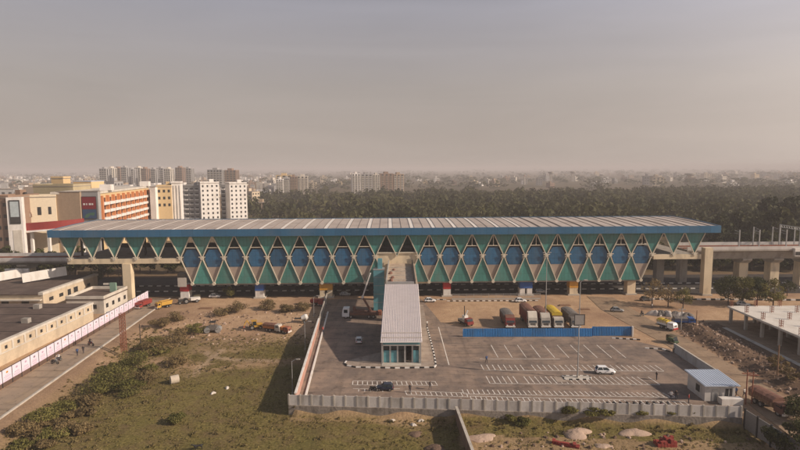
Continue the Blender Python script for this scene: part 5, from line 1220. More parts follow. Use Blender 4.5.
# ------------------------------------------------------------------ vehicles
def wheel(par, x, y, r, w, axis_x=True, name='wheel'):
    q = MB(); d = (0, w / 2, 0) if axis_x else (w / 2, 0, 0); c = Vector((x, y, r)); d = Vector(d)
    q.tube(c - d, c + d, r, r, 14); wh = q.build(name, M_rubber, par)
    q = MB(); q.tube(c - d * 1.05, c + d * 1.05, r * .58, r * .58, 10); q.build('rim', M_rim, wh)
def loft(mb, secs):                    # secs: list of rings with equal length, capped
    n = len(secs[0]); o = [v for s_ in secs for v in s_]; fs = []
    for i in range(len(secs) - 1):
        for k in range(n): fs.append((i * n + k, i * n + (k + 1) % n, (i + 1) * n + (k + 1) % n, (i + 1) * n + k))
    fs += [tuple(range(n))[::-1], tuple(range((len(secs) - 1) * n, len(secs) * n))]; mb.add(o, fs); return mb
def car(name, label, loc, rz, paint, suv=True, L=3.9, W=1.68, H=1.6):
    t = thing(name, label, 'car', loc, rz); t.scale = (.88,) * 3
    zb_, zw = .24, H * (.60 if suv else .56); h = W / 2
    def ring(x, w, z0, z1, r=.12): return [(x, -w + r, z0), (x, w - r, z0), (x, w, z0 + r * 1.5), (x, w, z1 - r * 1.4), (x, w - r, z1), (x, -w + r, z1), (x, -w, z1 - r * 1.4), (x, -w, z0 + r * 1.5)]
    q = MB(); a = -L / 2
    loft(q, [ring(a, h * .84, zb_ + .14, zw * .86), ring(a + .14, h * .95, zb_ + .05, zw * .98), ring(a + .7, h, zb_, zw), ring(a + L * .58, h, zb_, zw), ring(a + L * .70, h, zb_, zw * .98), ring(a + L * .90, h * .97, zb_, zw * .86), ring(a + L * .97, h * .9, zb_ + .04, zw * .76), ring(a + L, h * .80, zb_ + .12, zw * .62)])
    body = q.build('body', paint, t)
    x0, x1, x2, x3 = (a + .12, a + .45, a + L * .54, a + L * .72) if suv else (a + .25, a + .85, a + L * .54, a + L * .74)
    g = h * .92; rr = h * .74
    q = MB(); q.add([(x0, -g, zw - .01), (x3, -g, zw - .03), (x3, g, zw - .03), (x0, g, zw - .01), (x1, -rr, H - .07), (x2, -rr, H - .07), (x2, rr, H - .07), (x1, rr, H - .07)], [(0, 3, 2, 1), (4, 5, 6, 7), (0, 1, 5, 4), (1, 2, 6, 5), (2, 3, 7, 6), (3, 0, 4, 7)])
    q.build('cabin_glass', M_glass, t)
    q = MB(); q.box(x1 - .06, x2 + .08, -rr - .04, rr + .04, H - .075, H, (.10, .08)); q.build('roof', paint, t)
    for s in (-1, 1):
        q = MB()
        for (p, r_) in (((x0, s * g, zw), (x1, s * rr, H - .06)), ((x3, s * g, zw), (x2, s * rr, H - .06)), (((x0 + x3) / 2 - .1, s * g, zw), ((x1 + x2) / 2 - .1, s * rr, H - .06))): q.bar(p, r_, .09, .06)
        q.build('window_pillar', paint, t)
        q = MB(); q.box(L / 2 - .16, L / 2 - .01, s * h * .62 - .18, s * h * .62 + .18, zw * .62, zw * .78); q.build('headlight', M_lamp, t)
        q = MB(); q.box(a - .01, a + .10, s * h * .70 - .12, s * h * .70 + .12, zw * .68, zw * .92); q.build('tail_light', M_tail, t)
        q = MB(); q.box(x3 - .35, x3 - .15, s * (h + .10) - .09, s * (h + .10) + .09, zw - .04, zw + .13); q.build('mirror', paint, t)
        for xx in (-L * .31, L * .31): wheel(t, xx, s * (h - .10), .32, .22)
    q = MB(); q.box(a - .05, a + .08, -h * .8, h * .8, .28, .46); q.build('bumper', M_black, t); q = MB(); q.box(L / 2 - .12, L / 2 + .04, -h * .75, h * .75, .28, .46); q.build('bumper', M_black, t)
    return t
car('parked_car', 'white sport utility car parked alone among the marked bays', P(605, 373.3), R(-4), M_carwhite, True, 4.2, 1.75, 1.68)
car('parked_car', 'white car standing right of the entrance canopy near the station', P(430, 301.8), R(2), M_carwhite, False, 4.0, 1.7, 1.5)
car('parked_car', 'white car parked beside the railing kerb behind the lorries', P(520.5, 302), R(2), M_carwhite, False, 4.0, 1.7, 1.5)
car('parked_car', 'white hatchback standing in the shadow of the entrance building', P(359, 342.3), R(94), M_carwhite, True, 3.7, 1.65, 1.55)
car('parked_car', 'silver car crossing the sandy yard right of the lorries', P(617, 311.5), R(-12), M_carsilver, False, 4.0, 1.7, 1.5)
car('parked_car', 'dark navy car parked close behind the near boundary wall', P(384.5, 393.5) + Vector((0, 1.6, 0)), R(176), M_carnavy, True, 3.6, 1.6, 1.5)
car('parked_car', 'pale car on the dusty verge beyond the unfinished building', P(743, 305.5), R(-22), M_carwhite, False, 4.0, 1.7, 1.5)
car('parked_car', 'dark car under the trees at the end of the sandy yard', P(646, 300.5), R(4), M_cargrey, False, 4.0, 1.7, 1.5)
car('parked_car', 'white car in the shade left of the grey pier under the station', P(215, 297.5), R(3), M_carwhite, False, 4.0, 1.7, 1.5)
car('parked_car', 'silver car on the shaded street between the blue and ochre pillars', P(345, 295.5), R(2), M_carsilver, False, 4.0, 1.7, 1.5)
car('parked_car', 'grey car on the shaded street between the red and ochre pillars', P(541, 293), R(2), M_carsilver, True, 4.0, 1.7, 1.6)
car('parked_car', 'white car beside the grey white annex behind the hoarding', Vector((-80.2, 146, 0)), R(92), M_carwhite, False, 3.9, 1.65, 1.5)

def lorry(name, label, loc, rz, cabm, cargom, tarp=None, L=8.6, W=2.5, cabH=2.75, boxH=3.3, kind='box', cab_top=None):
    """front towards -y"""
    t = thing(name, label, 'truck', loc, rz); h = W / 2; y0 = -L / 2
    q = MB(); q.box(-.45, .45, y0 + .4, L / 2 - .05, .62, .92); q.build('chassis', M_black, t)
    q = MB(); prof = [(y0 + .10, .55), (y0, 1.0), (y0 + .04, 1.55), (y0 + .30, cabH - .12), (y0 + .5, cabH), (y0 + 1.75, cabH), (y0 + 1.8, .6)]
    q.slabyz(prof, -h + .08, h - .08); cab = q.build('cab', cabm, t)
    q = MB(); q.add([(-h + .22, y0 + .03, 1.55), (h - .22, y0 + .03, 1.55), (h - .30, y0 + .25, cabH - .35), (-h + .30, y0 + .25, cabH - .35), (-h + .22, y0 + .12, 1.55), (h - .22, y0 + .12, 1.55), (h - .30, y0 + .34, cabH - .35), (-h + .30, y0 + .34, cabH - .35)], [(0, 1, 2, 3), (7, 6, 5, 4), (0, 4, 5, 1), (1, 5, 6, 2), (2, 6, 7, 3), (3, 7, 4, 0)]); q.build('windscreen', M_glass, cab)
    for s in (-1, 1):
        xx = s * (h - .075); q = MB(); q.add([(xx, y0 + .45, 1.6), (xx, y0 + 1.4, 1.6), (xx, y0 + 1.4, cabH - .35), (xx, y0 + .6, cabH - .35), (xx + s * .03, y0 + .45, 1.6), (xx + s * .03, y0 + 1.4, 1.6), (xx + s * .03, y0 + 1.4, cabH - .35), (xx + s * .03, y0 + .6, cabH - .35)], [(0, 1, 2, 3), (7, 6, 5, 4), (0, 4, 5, 1), (1, 5, 6, 2), (2, 6, 7, 3), (3, 7, 4, 0)]); q.build('side_window', M_glass, cab)
        q = MB(); q.box(s * (h - .45) - .17, s * (h - .45) + .17, y0 - .04, y0 + .1, .82, 1.08); q.build('headlight', M_lamp, cab)
        q = MB(); q.box(s * (h + .14) - .08, s * (h + .14) + .08, y0 + .1, y0 + .22, 1.6, 2.15); q.build('mirror', M_black, cab)
    q = MB(); q.box(-h + .05, h - .05, y0 - .12, y0 + .08, .45, .78); q.build('bumper', M_white if cabm is not M_carwhite else M_red, cab)
    q = MB(); q.box(-h * .5, h * .5, y0 - .02, y0 + .06, 1.12, 1.42); q.build('grille', M_black, cab)
    if cab_top is not None:
        q = MB(); q.slabyz([(y0 + .35, cabH + .002), (y0 + 1.75, cabH + .002), (y0 + 1.75, boxH + .25), (y0 + 1.0, boxH + .15)], -h + .12, h - .12); q.build('head_board', cab_top, cab)
    yb = y0 + 1.95
    if kind == 'tipper':
        q = MB(); q.add([(-h, yb, 1.3), (h, yb, 1.3), (h, L / 2 - .5, 1.3), (-h, L / 2 - .5, 1.3), (-h - .05, yb - .1, boxH - .6), (h + .05, yb - .1, boxH - .6), (h + .05, L / 2, boxH - .6), (-h - .05, L / 2, boxH - .6)], [(0, 3, 2, 1), (0, 1, 5, 4), (1, 2, 6, 5), (2, 3, 7, 6), (3, 0, 4, 7)]); cg = q.build('tipper_body', cargom, t)
        q = MB(); q.box(-h + .1, h - .1, yb + .1, L / 2 - .3, 1.32, boxH - 1.0); q.build('load', M_tarpb, cg)
    else:
        q = MB(); q.box(-h, h, yb, L / 2, 1.05, boxH); cg = q.build('cargo_body', cargom, t)
        for k in range(9):
            yy = yb + .1 + (L / 2 - yb - .2) * k / 8
            q = MB(); q.box(h + .002, h + .06, yy - .05, yy + .05, 1.1, boxH); q.box(-h - .06, -h - .002, yy - .05, yy + .05, 1.1, boxH); q.build('stake', cargom, cg)
        if tarp:
            q = MB(); ys = [yb - .05 + (L / 2 - yb + .1) * k / 10 for k in range(11)]; rg = random.Random(len(label))
            secs = []
            for k, yy in enumerate(ys):
                b_ = .30 + rg.uniform(-.08, .12); secs.append([(-h - .05, yy, boxH - .55), (-h - .05, yy, boxH + .02), (-h * .5, yy, boxH + b_ * .8), (0, yy, boxH + b_), (h * .5, yy, boxH + b_ * .8), (h + .05, yy, boxH + .02), (h + .05, yy, boxH - .55)])
            loft(q, secs); q.build('tarpaulin', tarp, cg)
    for s in (-1, 1):
        for yy in (y0 + 1.0, L / 2 - 2.5, L / 2 - 1.3): wheel(t, s * (h - .28), yy, .5, .42 if yy > 0 else .3, False)
    return t
def front(px, py, L, z=0): p = P(px, py, z); return Vector((p.x, p.y + L / 2, z))
lorry('lorry', 'brown lorry with a dark load, leftmost of the row behind the blue barrier', front(510.5, 329, 8), R(0), M_maroon, M_tarpb, M_tarp, 8, boxH=3.0, cab_top=M_tarpb)
lorry('lorry', 'long dark red lorry with a cream fronted cab behind the blue barrier', front(533, 329, 10), R(0), M_concl, M_maroon, M_tarpb, 10, boxH=3.9, cab_top=M_wall_pale)
lorry('lorry', 'maroon lorry with a rounded pale cab top, middle of the row', front(546, 329, 8.5), R(0), M_conc, M_maroon, M_tarpb, 8.5, boxH=3.5, cab_top=M_concl)
lorry('lorry', 'lorry under a bright yellow tarpaulin with a white cab', front(559, 329, 9), R(0), M_concl, M_tarpb, M_tarpy, 9, boxH=3.5)
lorry('lorry', 'grey covered lorry at the right end of the row by the mast panel', front(576, 329, 8.5), R(0), M_tarp, M_tarp, M_tarp, 8.5, boxH=3.2)
lorry('tipper_truck', 'yellow tipper truck on the left road beside the end of the hoarding', P(164, 307.5), R(-40), M_yellow, M_yellow, None, 7, boxH=3.6, kind='tipper').scale = (.66,) * 3
lorry('lorry', 'red lorry standing against the far end of the hoarding', P(143.5, 307), R(-12), M_truckred, M_truckred, None, 7.5, boxH=2.7, cabH=2.5).scale = (.72,) * 3
lorry('lorry', 'small red truck by the far end of the salmon wall', P(318, 305.5), R(78), M_truckred, M_truckred, None, 4.2, 1.9, 2.0, 1.9)
lorry('lorry', 'long rust brown lorry parked by the dirt road behind the sheet fence', P(771, 409), R(8), M_tarpb, M_wood, M_tarpb, 7.0, boxH=2.3, cabH=2.1)
lorry('mini_truck', 'small white mini truck with a yellow canopy on the dirt road', P(667, 329), R(28), M_carwhite, M_carwhite, M_tarpy, 4.6, 1.8, 2.0, 2.1)
lorry('water_lorry', 'blue truck standing behind the white sacks near the dirt road bend', P(684, 325.5), R(80), M_cblue, M_cblue, M_tarp, 5, 2.0, 2.2, 2.0)

# small truck carrying an upright drill mast in the sandy yard
dt = thing('drill_truck', 'small grey truck carrying an upright mast in the sandy yard', 'truck', P(465.5, 324.5), R(25))
q = MB(); q.box(-1.0, 1.0, -2.4, 2.2, .55, .85); q.build('chassis', M_black, dt)
q = MB(); q.slabyz([(-2.5, .6), (-2.5, 1.2), (-2.2, 1.3), (-1.9, 2.0), (-.9, 2.0), (-.9, .6)], -.9, .9); c_ = q.build('cab', M_maroon, dt); q = MB(); q.slabyz([(-2.2, 1.35), (-1.95, 1.95), (-2.05, 1.95), (-2.3, 1.35)], -.8, .8); q.build('windscreen', M_glass, c_)
q = MB(); q.box(-.95, .95, -.7, 2.2, .86, 1.25); q.build('flat_bed', M_conc, dt)
q = MB(); q.box(-.5, .6, -.3, .9, 1.26, 2.4); q.build('engine_box', M_white, dt)
q = MB(); q.tube((-.3, -.1, 1.25), (-.5, -.2, 5.0), .14, .10, 8); q.build('mast', M_dark, dt); q = MB(); q.bar((.3, .4, 2.4), (.75, .2, 3.6), .3); q.build('boom', M_white, dt)
for s in (-1, 1):
    for yy in (-1.6, 1.3): wheel(dt, s * .82, yy, .4, .28, False)

# concrete pump with its folded boom
pb = P(361, 317.5)
pt = thing('pump_truck', 'long truck with a folded white tipped boom beside the lift tower', 'truck', pb, 0)
q = MB(); q.box(-4.6, 5.0, -.5, .5, .65, .95); q.build('chassis', M_black, pt)
q = MB(); q.slabxz([(-5.0, .55), (-5.0, 1.6), (-4.75, 2.8), (-3.1, 2.8), (-3.1, .55)], -1.2, 1.2); c_ = q.build('cab', M_carwhite, pt)
q = MB(); q.slabxz([(-5.03, 1.62), (-4.80, 2.55), (-4.70, 2.55), (-4.92, 1.62)], -1.05, 1.05); q.build('windscreen', M_glass, c_)
q = MB(); q.box(-4.5, -3.5, -1.23, -1.202, 1.6, 2.5); q.build('side_window', M_glass, c_)
q = MB(); q.box(-2.9, 4.6, -1.2, 1.2, .96, 1.6); q.box(-2.0, 1.0, -.9, .9, 1.6, 2.2); q.build('body', M_tarpb, pt)
q = MB(); q.box(4.62, 5.6, -.9, .9, .8, 1.9); q.build('hopper', M_rust, pt)
q = MB(); q.tube((-1.8, 0, 2.2), (-1.8, 0, 3.1), .45, .4, 10); q.build('turret', M_tarpb, pt)
base_b = Vector((1.8, 0, 2.3)); el = PY(362.5, 297, pb.y) - pb; tip = PY(370.5, 273, pb.y) - pb
base_b = PY(371, 311, pb.y) - pb
q = MB(); q.bar(base_b, el, .45, .5); q.build('lower_boom', M_tarpb, pt)
q = MB(); q.bar(el, tip, .34, .36); q.tube(el + Vector((0, -.3, 0)), el + Vector((0, .3, 0)), .35, .35, 8); q.build('upper_boom', M_white, pt)
q = MB(); q.bar(Vector((1.8, 0, 1.6)), base_b, .5, .6); q.build('boom_foot', M_tarpb, pt)
for s in (-1, 1):
    for xx in (-4.0, -2.6, 2.2, 3.4): wheel(pt, xx, s * 1.0, .5, .35)

# earth moving machines in the field's far corner
def digger(label, loc, rz, paint):
    t = thing('backhoe_loader', label, 'digger', loc, rz)
    q = MB(); q.box(-1.4, 2.0, -.55, .55, .6, 1.35); q.build('body', paint, t)
    q = MB(); q.box(.6, 2.1, -.45, .45, 1.352, 1.75); q.build('bonnet', paint, t)
    q = MB(); q.box(-.9, .5, -.7, .7, 1.36, 2.5, (.1, .06)); c_ = q.build('cab', M_glass, t); q = MB(); q.box(-1.0, .6, -.78, .78, 2.502, 2.68); q.build('cab_roof', paint, c_)
    for s in (-1, 1):
        q = MB(); q.bar((-.8, s * .68, 1.36), (-.7, s * .64, 2.5), .1); q.bar((.45, s * .68, 1.36), (.38, s * .64, 2.5), .1); q.build('pillar', paint, c_)
        wheel(t, -.9, s * .85, .72, .42); wheel(t, 1.5, s * .8, .5, .34)
        q = MB(); q.bar((.6, s * .75, 1.6), (2.6, s * .75, 1.1), .16, .2); q.build('loader_arm', paint, t)
    q = MB(); q.slabxz([(2.5, .9), (2.6, .3), (3.3, .15), (3.2, .4), (2.8, .55), (2.75, 1.0)], -1.1, 1.1); q.build('bucket', M_rust, t)
    q = MB(); q.bar((-1.3, 0, 1.2), (-2.3, 0, 2.9), .28, .32); q.build('boom', paint, t); q = MB(); q.bar((-2.3, 0, 2.9), (-3.2, 0, 1.3), .22, .26); q.build('stick', paint, t); q = MB(); q.box(-3.5, -2.8, -.35, .35, .7, 1.3, (.1, .05)); q.build('back_bucket', M_rust, t)
    return t
g_ = lambda px, py: Vector((*P(px, py, -.9).to_2d(), gzp(*P(px, py, -.9).to_2d()) - .02))
digger('yellow backhoe loader in the far corner of the field', g_(255, 329), R(20), M_yellow).scale = (.85,) * 3
lorry('lorry', 'orange and white truck beside the backhoe loader in the field', g_(273, 330.5), R(70), M_concl, M_orange, M_tarpb, 6, 2.2, 2.4, 2.3).scale = (.8,) * 3
lorry('lorry', 'small orange truck at the right end of the machines in the field', g_(284, 331.5), R(64), M_rust, M_orange, None, 4.5, 1.9, 2.1, 2.0).scale = (.8,) * 3
rr_ = thing('road_roller', 'grey road roller standing left of the backhoe loader', 'roller', g_(213, 331), R(8))
q = MB(); q.tube((-1.3, -.95, .7), (-1.3, .95, .7), .72, .72, 16); q.build('drum', M_steel, rr_); q = MB(); q.tube((1.4, -.95, .7), (1.4, .95, .7), .72, .72, 16); q.build('drum', M_steel, rr_)
q = MB(); q.box(-1.0, 1.1, -.8, .8, .9, 1.7); q.bar((-1.3, -1.02, .7), (1.4, -1.02, 1.0), .12); q.bar((-1.3, 1.02, .7), (1.4, 1.02, 1.0), .12); q.build('body', M_tarp, rr_)
q = MB(); q.box(-.8, .7, -.85, .85, 2.6, 2.72); r2_ = q.build('roof', M_dark, rr_); q = MB(); [q.bar((a, b, 1.7), (a, b, 2.6), .08) for a in (-.7, .6) for b in (-.75, .75)]; q.build('roof_post', M_dark, r2_)
tc_ = thing('tractor', 'dark tractor with a white trailer beside the yellow tipper truck', 'tractor', P(184, 303.5), R(-150))
q = MB(); q.box(-.3, 1.6, -.4, .4, .7, 1.3); q.build('bonnet', M_dark, tc_); q = MB(); q.box(-1.0, -.3, -.5, .5, .8, 1.5); q.build('seat', M_black, tc_)
for s in (-1, 1): wheel(tc_, -.6, s * .75, .75, .4); wheel(tc_, 1.2, s * .6, .42, .25)
q = MB(); q.bar((-1.0, 0, .7), (-2.0, 0, .8), .15); q.box(-4.6, -1.9, -.9, .9, .8, 1.5); tr_ = q.build('trailer', M_white, tc_)
for s in (-1, 1): wheel(tr_, -3.6, s * .8, .5, .3, True, 'wheel')
mx_ = thing('concrete_mixer', 'white drum mixer with a dark chute in the field beyond the salmon wall', 'mixer', g_(303, 325), R(15))
q = MB(); q.tube((-.4, 0, 1.2), (.7, 0, 1.5), .55, .85, 14); q.tube((.7, 0, 1.5), (1.3, 0, 1.7), .85, .5, 14); q.build('drum', M_white, mx_); q = MB(); q.bar((-.5, 0, 1.2), (-2.2, 0, 1.3), .5, .3); q.build('chute', M_dark, mx_); q = MB(); q.bar((-.4, -.6, .6), (1.0, -.6, .6), .1); q.bar((-.4, .6, .6), (1.0, .6, .6), .1); q.bar((.3, -.6, .6), (.3, .6, .6), .1); q.bar((.3, -.6, .6), (.3, -.6, 1.2), .12); q.bar((.3, .6, .6), (.3, .6, 1.2), .12); q.build('frame', M_dark, mx_)
for s in (-1, 1): wheel(mx_, .3, s * .75, .38, .2)
M_pipe = mat('pipe_concrete', (.50, .43, .34), .85, .15, .8)
pp_ = thing('concrete_pipe', 'pale concrete pipe section lying on its side in the field', 'pipe', g_(174.5, 379), R(35))
q = MB(); n = 16; vs = []
for xx in (-.9, .9):
    for r_ in (.95, .75):
        for k in range(n): vs.append((xx, r_ * math.cos(2 * math.pi * k / n), .93 + r_ * math.sin(2 * math.pi * k / n)))
fs = []
for k in range(n):
    k2 = (k + 1) % n; fs += [(k, k2, 2 * n + k2, 2 * n + k), (n + k2, n + k, 3 * n + k, 3 * n + k2), (k2, k, n + k, n + k2), (2 * n + k, 2 * n + k2, 3 * n + k2, 3 * n + k)]
q.add(vs, fs); q.build('shell', M_pipe, pp_); pp_.scale = (.85, .85, .85)

# auto rickshaw, motorcycles
def rickshaw(label, loc, rz):
    t = thing('auto_rickshaw', label, 'rickshaw', loc, rz)
    q = MB(); q.slabxz([(-1.3, .35), (-1.3, 1.0), (.3, 1.0), (.5, .6), (1.0, .7), (1.25, .55), (1.2, .35)], -.62, .62); q.build('body', mat('rickshaw_green', (.05, .09, .04), .5, .1), t)
    q = MB(); q.slabxz([(-1.35, 1.0), (-1.3, 1.7), (-.9, 1.82), (.5, 1.78), (.75, 1.65), (.7, 1.6), (-1.0, 1.6), (-1.15, 1.0)], -.64, .64); q.build('hood', mat('rickshaw_hood', (.10, .085, .05), .7, .2), t)
    q = MB(); q.add([(1.0, -.55, .72), (1.0, .55, .72), (.72, .5, 1.6), (.72, -.5, 1.6)], [(0, 1, 2, 3)]); q.add([(.97, -.55, .72), (.97, .55, .72), (.69, .5, 1.6), (.69, -.5, 1.6)], [(3, 2, 1, 0)]); q.build('windscreen', M_glass, t)
    wheel(t, 1.05, 0, .24, .14); wheel(t, -.8, .5, .24, .14); wheel(t, -.8, -.5, .24, .14); return t
rickshaw('dark green auto rickshaw on the dirt road below the mini truck', P(672.5, 343), R(-70))
rickshaw('auto rickshaw waiting under the red capped pillar by the tractor', P(196, 301), R(-160))

# ------------------------------------------------------------------ people and animals
def skinned(name, joints, bones, radii, zones, mats, sub=1):
    """one continuous skinned surface; zones(z, x, y) -> material slot"""
    me = bpy.data.meshes.new(name); me.from_pydata(joints, bones, []); o = bpy.data.objects.new(name, me); COL.objects.link(o)
    md = o.modifiers.new('skin', 'SKIN'); md.use_smooth_shade = True; sb_ = o.modifiers.new('sub', 'SUBSURF'); sb_.levels = sub; sb_.render_levels = sub
    bm_l = me.skin_vertices[0].data
    for i, r_ in enumerate(radii): bm_l[i].radius = (r_, r_) if not isinstance(r_, tuple) else r_; bm_l[i].use_root = i == 0
    dg = bpy.context.evaluated_depsgraph_get(); ev = o.evaluated_get(dg); m2 = bpy.data.meshes.new_from_object(ev); bpy.data.objects.remove(o)
    m2.materials.clear()
    for q in mats: m2.materials.append(q)
    for p in m2.polygons: c = p.center; p.material_index = zones(c)
    m2.polygons.foreach_set('use_smooth', [True] * len(m2.polygons)); return m2
def person_mesh(shirt, pose='walk', sit=0.0):
    if pose == 'ride':
        J = [(0, 0, .95), (0, .05, 1.2), (0, .02, 1.42), (0, .0, 1.55), (0, 0, 1.72), (.20, .02, 1.40), (.30, -.2, 1.22), (.26, -.48, 1.12), (-.20, .02, 1.40), (-.30, -.2, 1.22), (-.26, -.48, 1.12), (.14, -.02, .92), (.22, -.42, .80), (.20, -.30, .38), (.20, -.45, .32), (-.14, -.02, .92), (-.22, -.42, .80), (-.20, -.30, .38), (-.20, -.45, .32)]
    else:
        st = .18 if pose == 'walk' else .03
        J = [(0, 0, .95), (0, 0, 1.2), (0, 0, 1.42), (0, -.01, 1.53), (0, -.02, 1.66), (.20, 0, 1.40), (.26, .06, 1.13), (.26, -.04 - st * .5, .88), (-.20, 0, 1.40), (-.26, -.02, 1.13), (-.26, .06 + st * .3, .88), (.10, 0, .90), (.11, -st * .7, .50), (.11, -st, .07), (.11, -st - .16, .05), (-.10, 0, .90), (-.11, st * .3, .50), (-.11, st, .07), (-.11, st - .16, .05)]
    B = [(0, 1), (1, 2), (2, 3), (3, 4), (2, 5), (5, 6), (6, 7), (2, 8), (8, 9), (9, 10), (0, 11), (11, 12), (12, 13), (13, 14), (0, 15), (15, 16), (16, 17), (17, 18)]
    r_ = [.14, .14, .15, .06, .105, .07, .048, .035, .07, .048, .035, .095, .07, .045, .04, .095, .07, .045, .04]
    def zone(c):
        if c.z > 1.69: return 3
        if c.z > 1.49: return 2
        if abs(c.x) > .21 and c.z < 1.16 and c.z > .82 and pose != 'ride': return 2
        if pose == 'ride': return 0 if c.z > .98 else 1
        return 0 if c.z > .93 else 1
    return skinned('person', J, B, r_, zone, [shirt, M_trouser, M_skin, M_hair])
PM = {(k, p): person_mesh(M_shirt[k], p) for k, p in (('white', 'walk'), ('blue', 'walk'), ('red', 'stand'), ('dark', 'stand'), ('dark', 'walk'), ('white', 'ride'), ('dark', 'ride'))}
def person(label, px, py, k, pose, rz, z=0.0, off=(0, 0)):
    p = P(px, py, z); o = link('person', PM[(k, pose)]); o.location = (p.x + off[0], p.y + off[1], z); o.rotation_euler = (0, 0, rz); return tag(o, label, 'person')
person('person in dark clothes walking in the marked bays left of the lot centre', 430, 389.5, 'dark', 'walk', R(40))
person('person in dark clothes close to the near wall right of the navy car', 410, 394, 'dark', 'stand', 0, 0, (0, .4))
person('person in a blue shirt standing by the first row of bays near the barrier', 486.5, 363, 'blue', 'walk', R(200))
person('person in a red shirt standing beside the guard booth', 688.5, 403, 'red', 'stand', R(60))
person('person in dark clothes near the wall left of the booth, taller looking of the pair', 676, 399.5, 'dark', 'stand', R(-30))
person('person in a white shirt near the wall left of the booth', 671, 400, 'white', 'walk', R(150))
person('person in dark clothes standing at the right end of the bay rows', 656.5, 380, 'dark', 'stand', R(90))
person('person in a white shirt walking on the paving right of the entrance', 427, 327, 'white', 'walk', R(170), .14)
person('person in dark clothes walking on the dirt road past the pale wall', 702, 369, 'dark', 'walk', R(150))
person('person in a white shirt standing between the two rust red poles', 744, 397, 'white', 'walk', R(30))
person('person in a blue shirt beside the rust red poles, nearer the booth', 736, 396, 'blue', 'walk', R(-80))
person('person in dark clothes walking on the road along the hoarding', 83.5, 353, 'dark', 'walk', R(15))
person('person in a blue shirt crouched close behind the walker on the road', 77.5, 355.5, 'blue', 'walk', R(20))
person('person in a red shirt standing beside the salmon wall inside the lot', 323, 333, 'red', 'stand', R(60))
person('person in a white shirt on the verge below the cream end pillar', 652, 309, 'white', 'walk', R(60))
def motorbike(label, px, py, rz, paint, rider=None, rlabel=None):
    p = P(px, py); t = thing('motorcycle', label, 'motorcycle', p, rz)
    wheel(t, 0, .65, .30, .11, False); wheel(t, 0, -.65, .30, .11, False)
    q = MB(); q.bar((0, .6, .32), (0, -.1, .55), .12, .16); q.slabyz([(-.45, .55), (-.4, .85), (-.1, .92), (.1, .80), (.75, .86), (.8, .74), (.1, .62)], -.13, .13); q.build('body', paint, t)
    q = MB(); q.slabyz([(.0, .80), (.72, .87), (.7, .93), (.0, .86)], -.15, .15); q.build('seat', M_black, t)
    q = MB(); q.bar((0, -.65, .32), (0, -.42, 1.05), .07); q.bar((-.34, -.42, 1.05), (.34, -.42, 1.05), .05); q.build('handlebar', M_steel, t)
    if rider:
        o = link('person', PM[(rider, 'ride')]); c, s_ = math.cos(rz), math.sin(rz); o.location = (p.x - s_ * .22, p.y + c * .22, .0); o.rotation_euler = (0, 0, rz); tag(o, rlabel, 'person')
    return t
motorbike('black motorcycle carrying a rider along the hoarding road', 58, 361.5, R(-15), M_black, 'white', 'rider in a white shirt on the motorcycle by the hoarding')
motorbike('grey motorcycle parked beside the ridden one on the hoarding road', 55, 364, R(80), M_cargrey)
motorbike('dark motorcycle with a rider farther up the hoarding road', 91, 345.5, R(70), M_maroon, 'dark', 'rider in dark clothes farther up the hoarding road')
motorbike('dark motorcycle parked by the wall near the navy car', 373.5, 394, R(85), M_black).location.y += 1.2
motorbike('dark motorcycle with a rider on the dirt road exit', 676.5, 353, R(30), M_black, 'dark', 'rider in dark clothes at the dirt road exit')
motorbike('motorcycle with a rider crossing the sandy yard end', 642, 316, R(120), M_black, 'dark', 'rider in dark clothes crossing the sandy yard end')
for k in range(10):
    t_ = motorbike('parked dark motorcycle in the shadow along the near wall by the booth', 644 + 4.1 * k, 403.5, R(random.uniform(-8, 8)), (M_black, M_cargrey, M_maroon)[k % 3])
    t_.location = (NWR.x - 1.6 - 13.5 + 1.12 * k - 5, nearwall(40) + 2.2, 0); t_['group'] = 'motorcycles parked along the near wall'
# dark dog in the field
DJ = [(.0, 0, .48), (-.35, 0, .50), (.30, 0, .50), (.48, 0, .62), (.62, 0, .72), (.80, 0, .68), (-.52, 0, .58), (-.66, 0, .72), (.28, .10, .40), (.27, .10, .20), (.28, .10, .03), (.28, -.10, .40), (.30, -.10, .20), (.31, -.10, .03), (-.32, .10, .40), (-.42, .10, .22), (-.38, .10, .03), (-.32, -.10, .40), (-.42, -.10, .22), (-.36, -.10, .03)]
DB = [(0, 1), (0, 2), (2, 3), (3, 4), (4, 5), (1, 6), (6, 7), (2, 8), (8, 9), (9, 10), (2, 11), (11, 12), (12, 13), (1, 14), (14, 15), (15, 16), (1, 17), (17, 18), (18, 19)]
dm = skinned('dog', DJ, DB, [.13, .12, .15, .08, .09, .045, .035, .02, .07, .04, .03, .07, .04, .03, .08, .04, .03, .08, .04, .03], lambda c: 0, [M_black])
o = link('dog', dm); p = g_(198, 443); o.location = p; o.rotation_euler = (0, 0, R(200)); o.scale = (1.35,) * 3; tag(o, 'small black dog standing in the open grass at the bottom', 'dog')

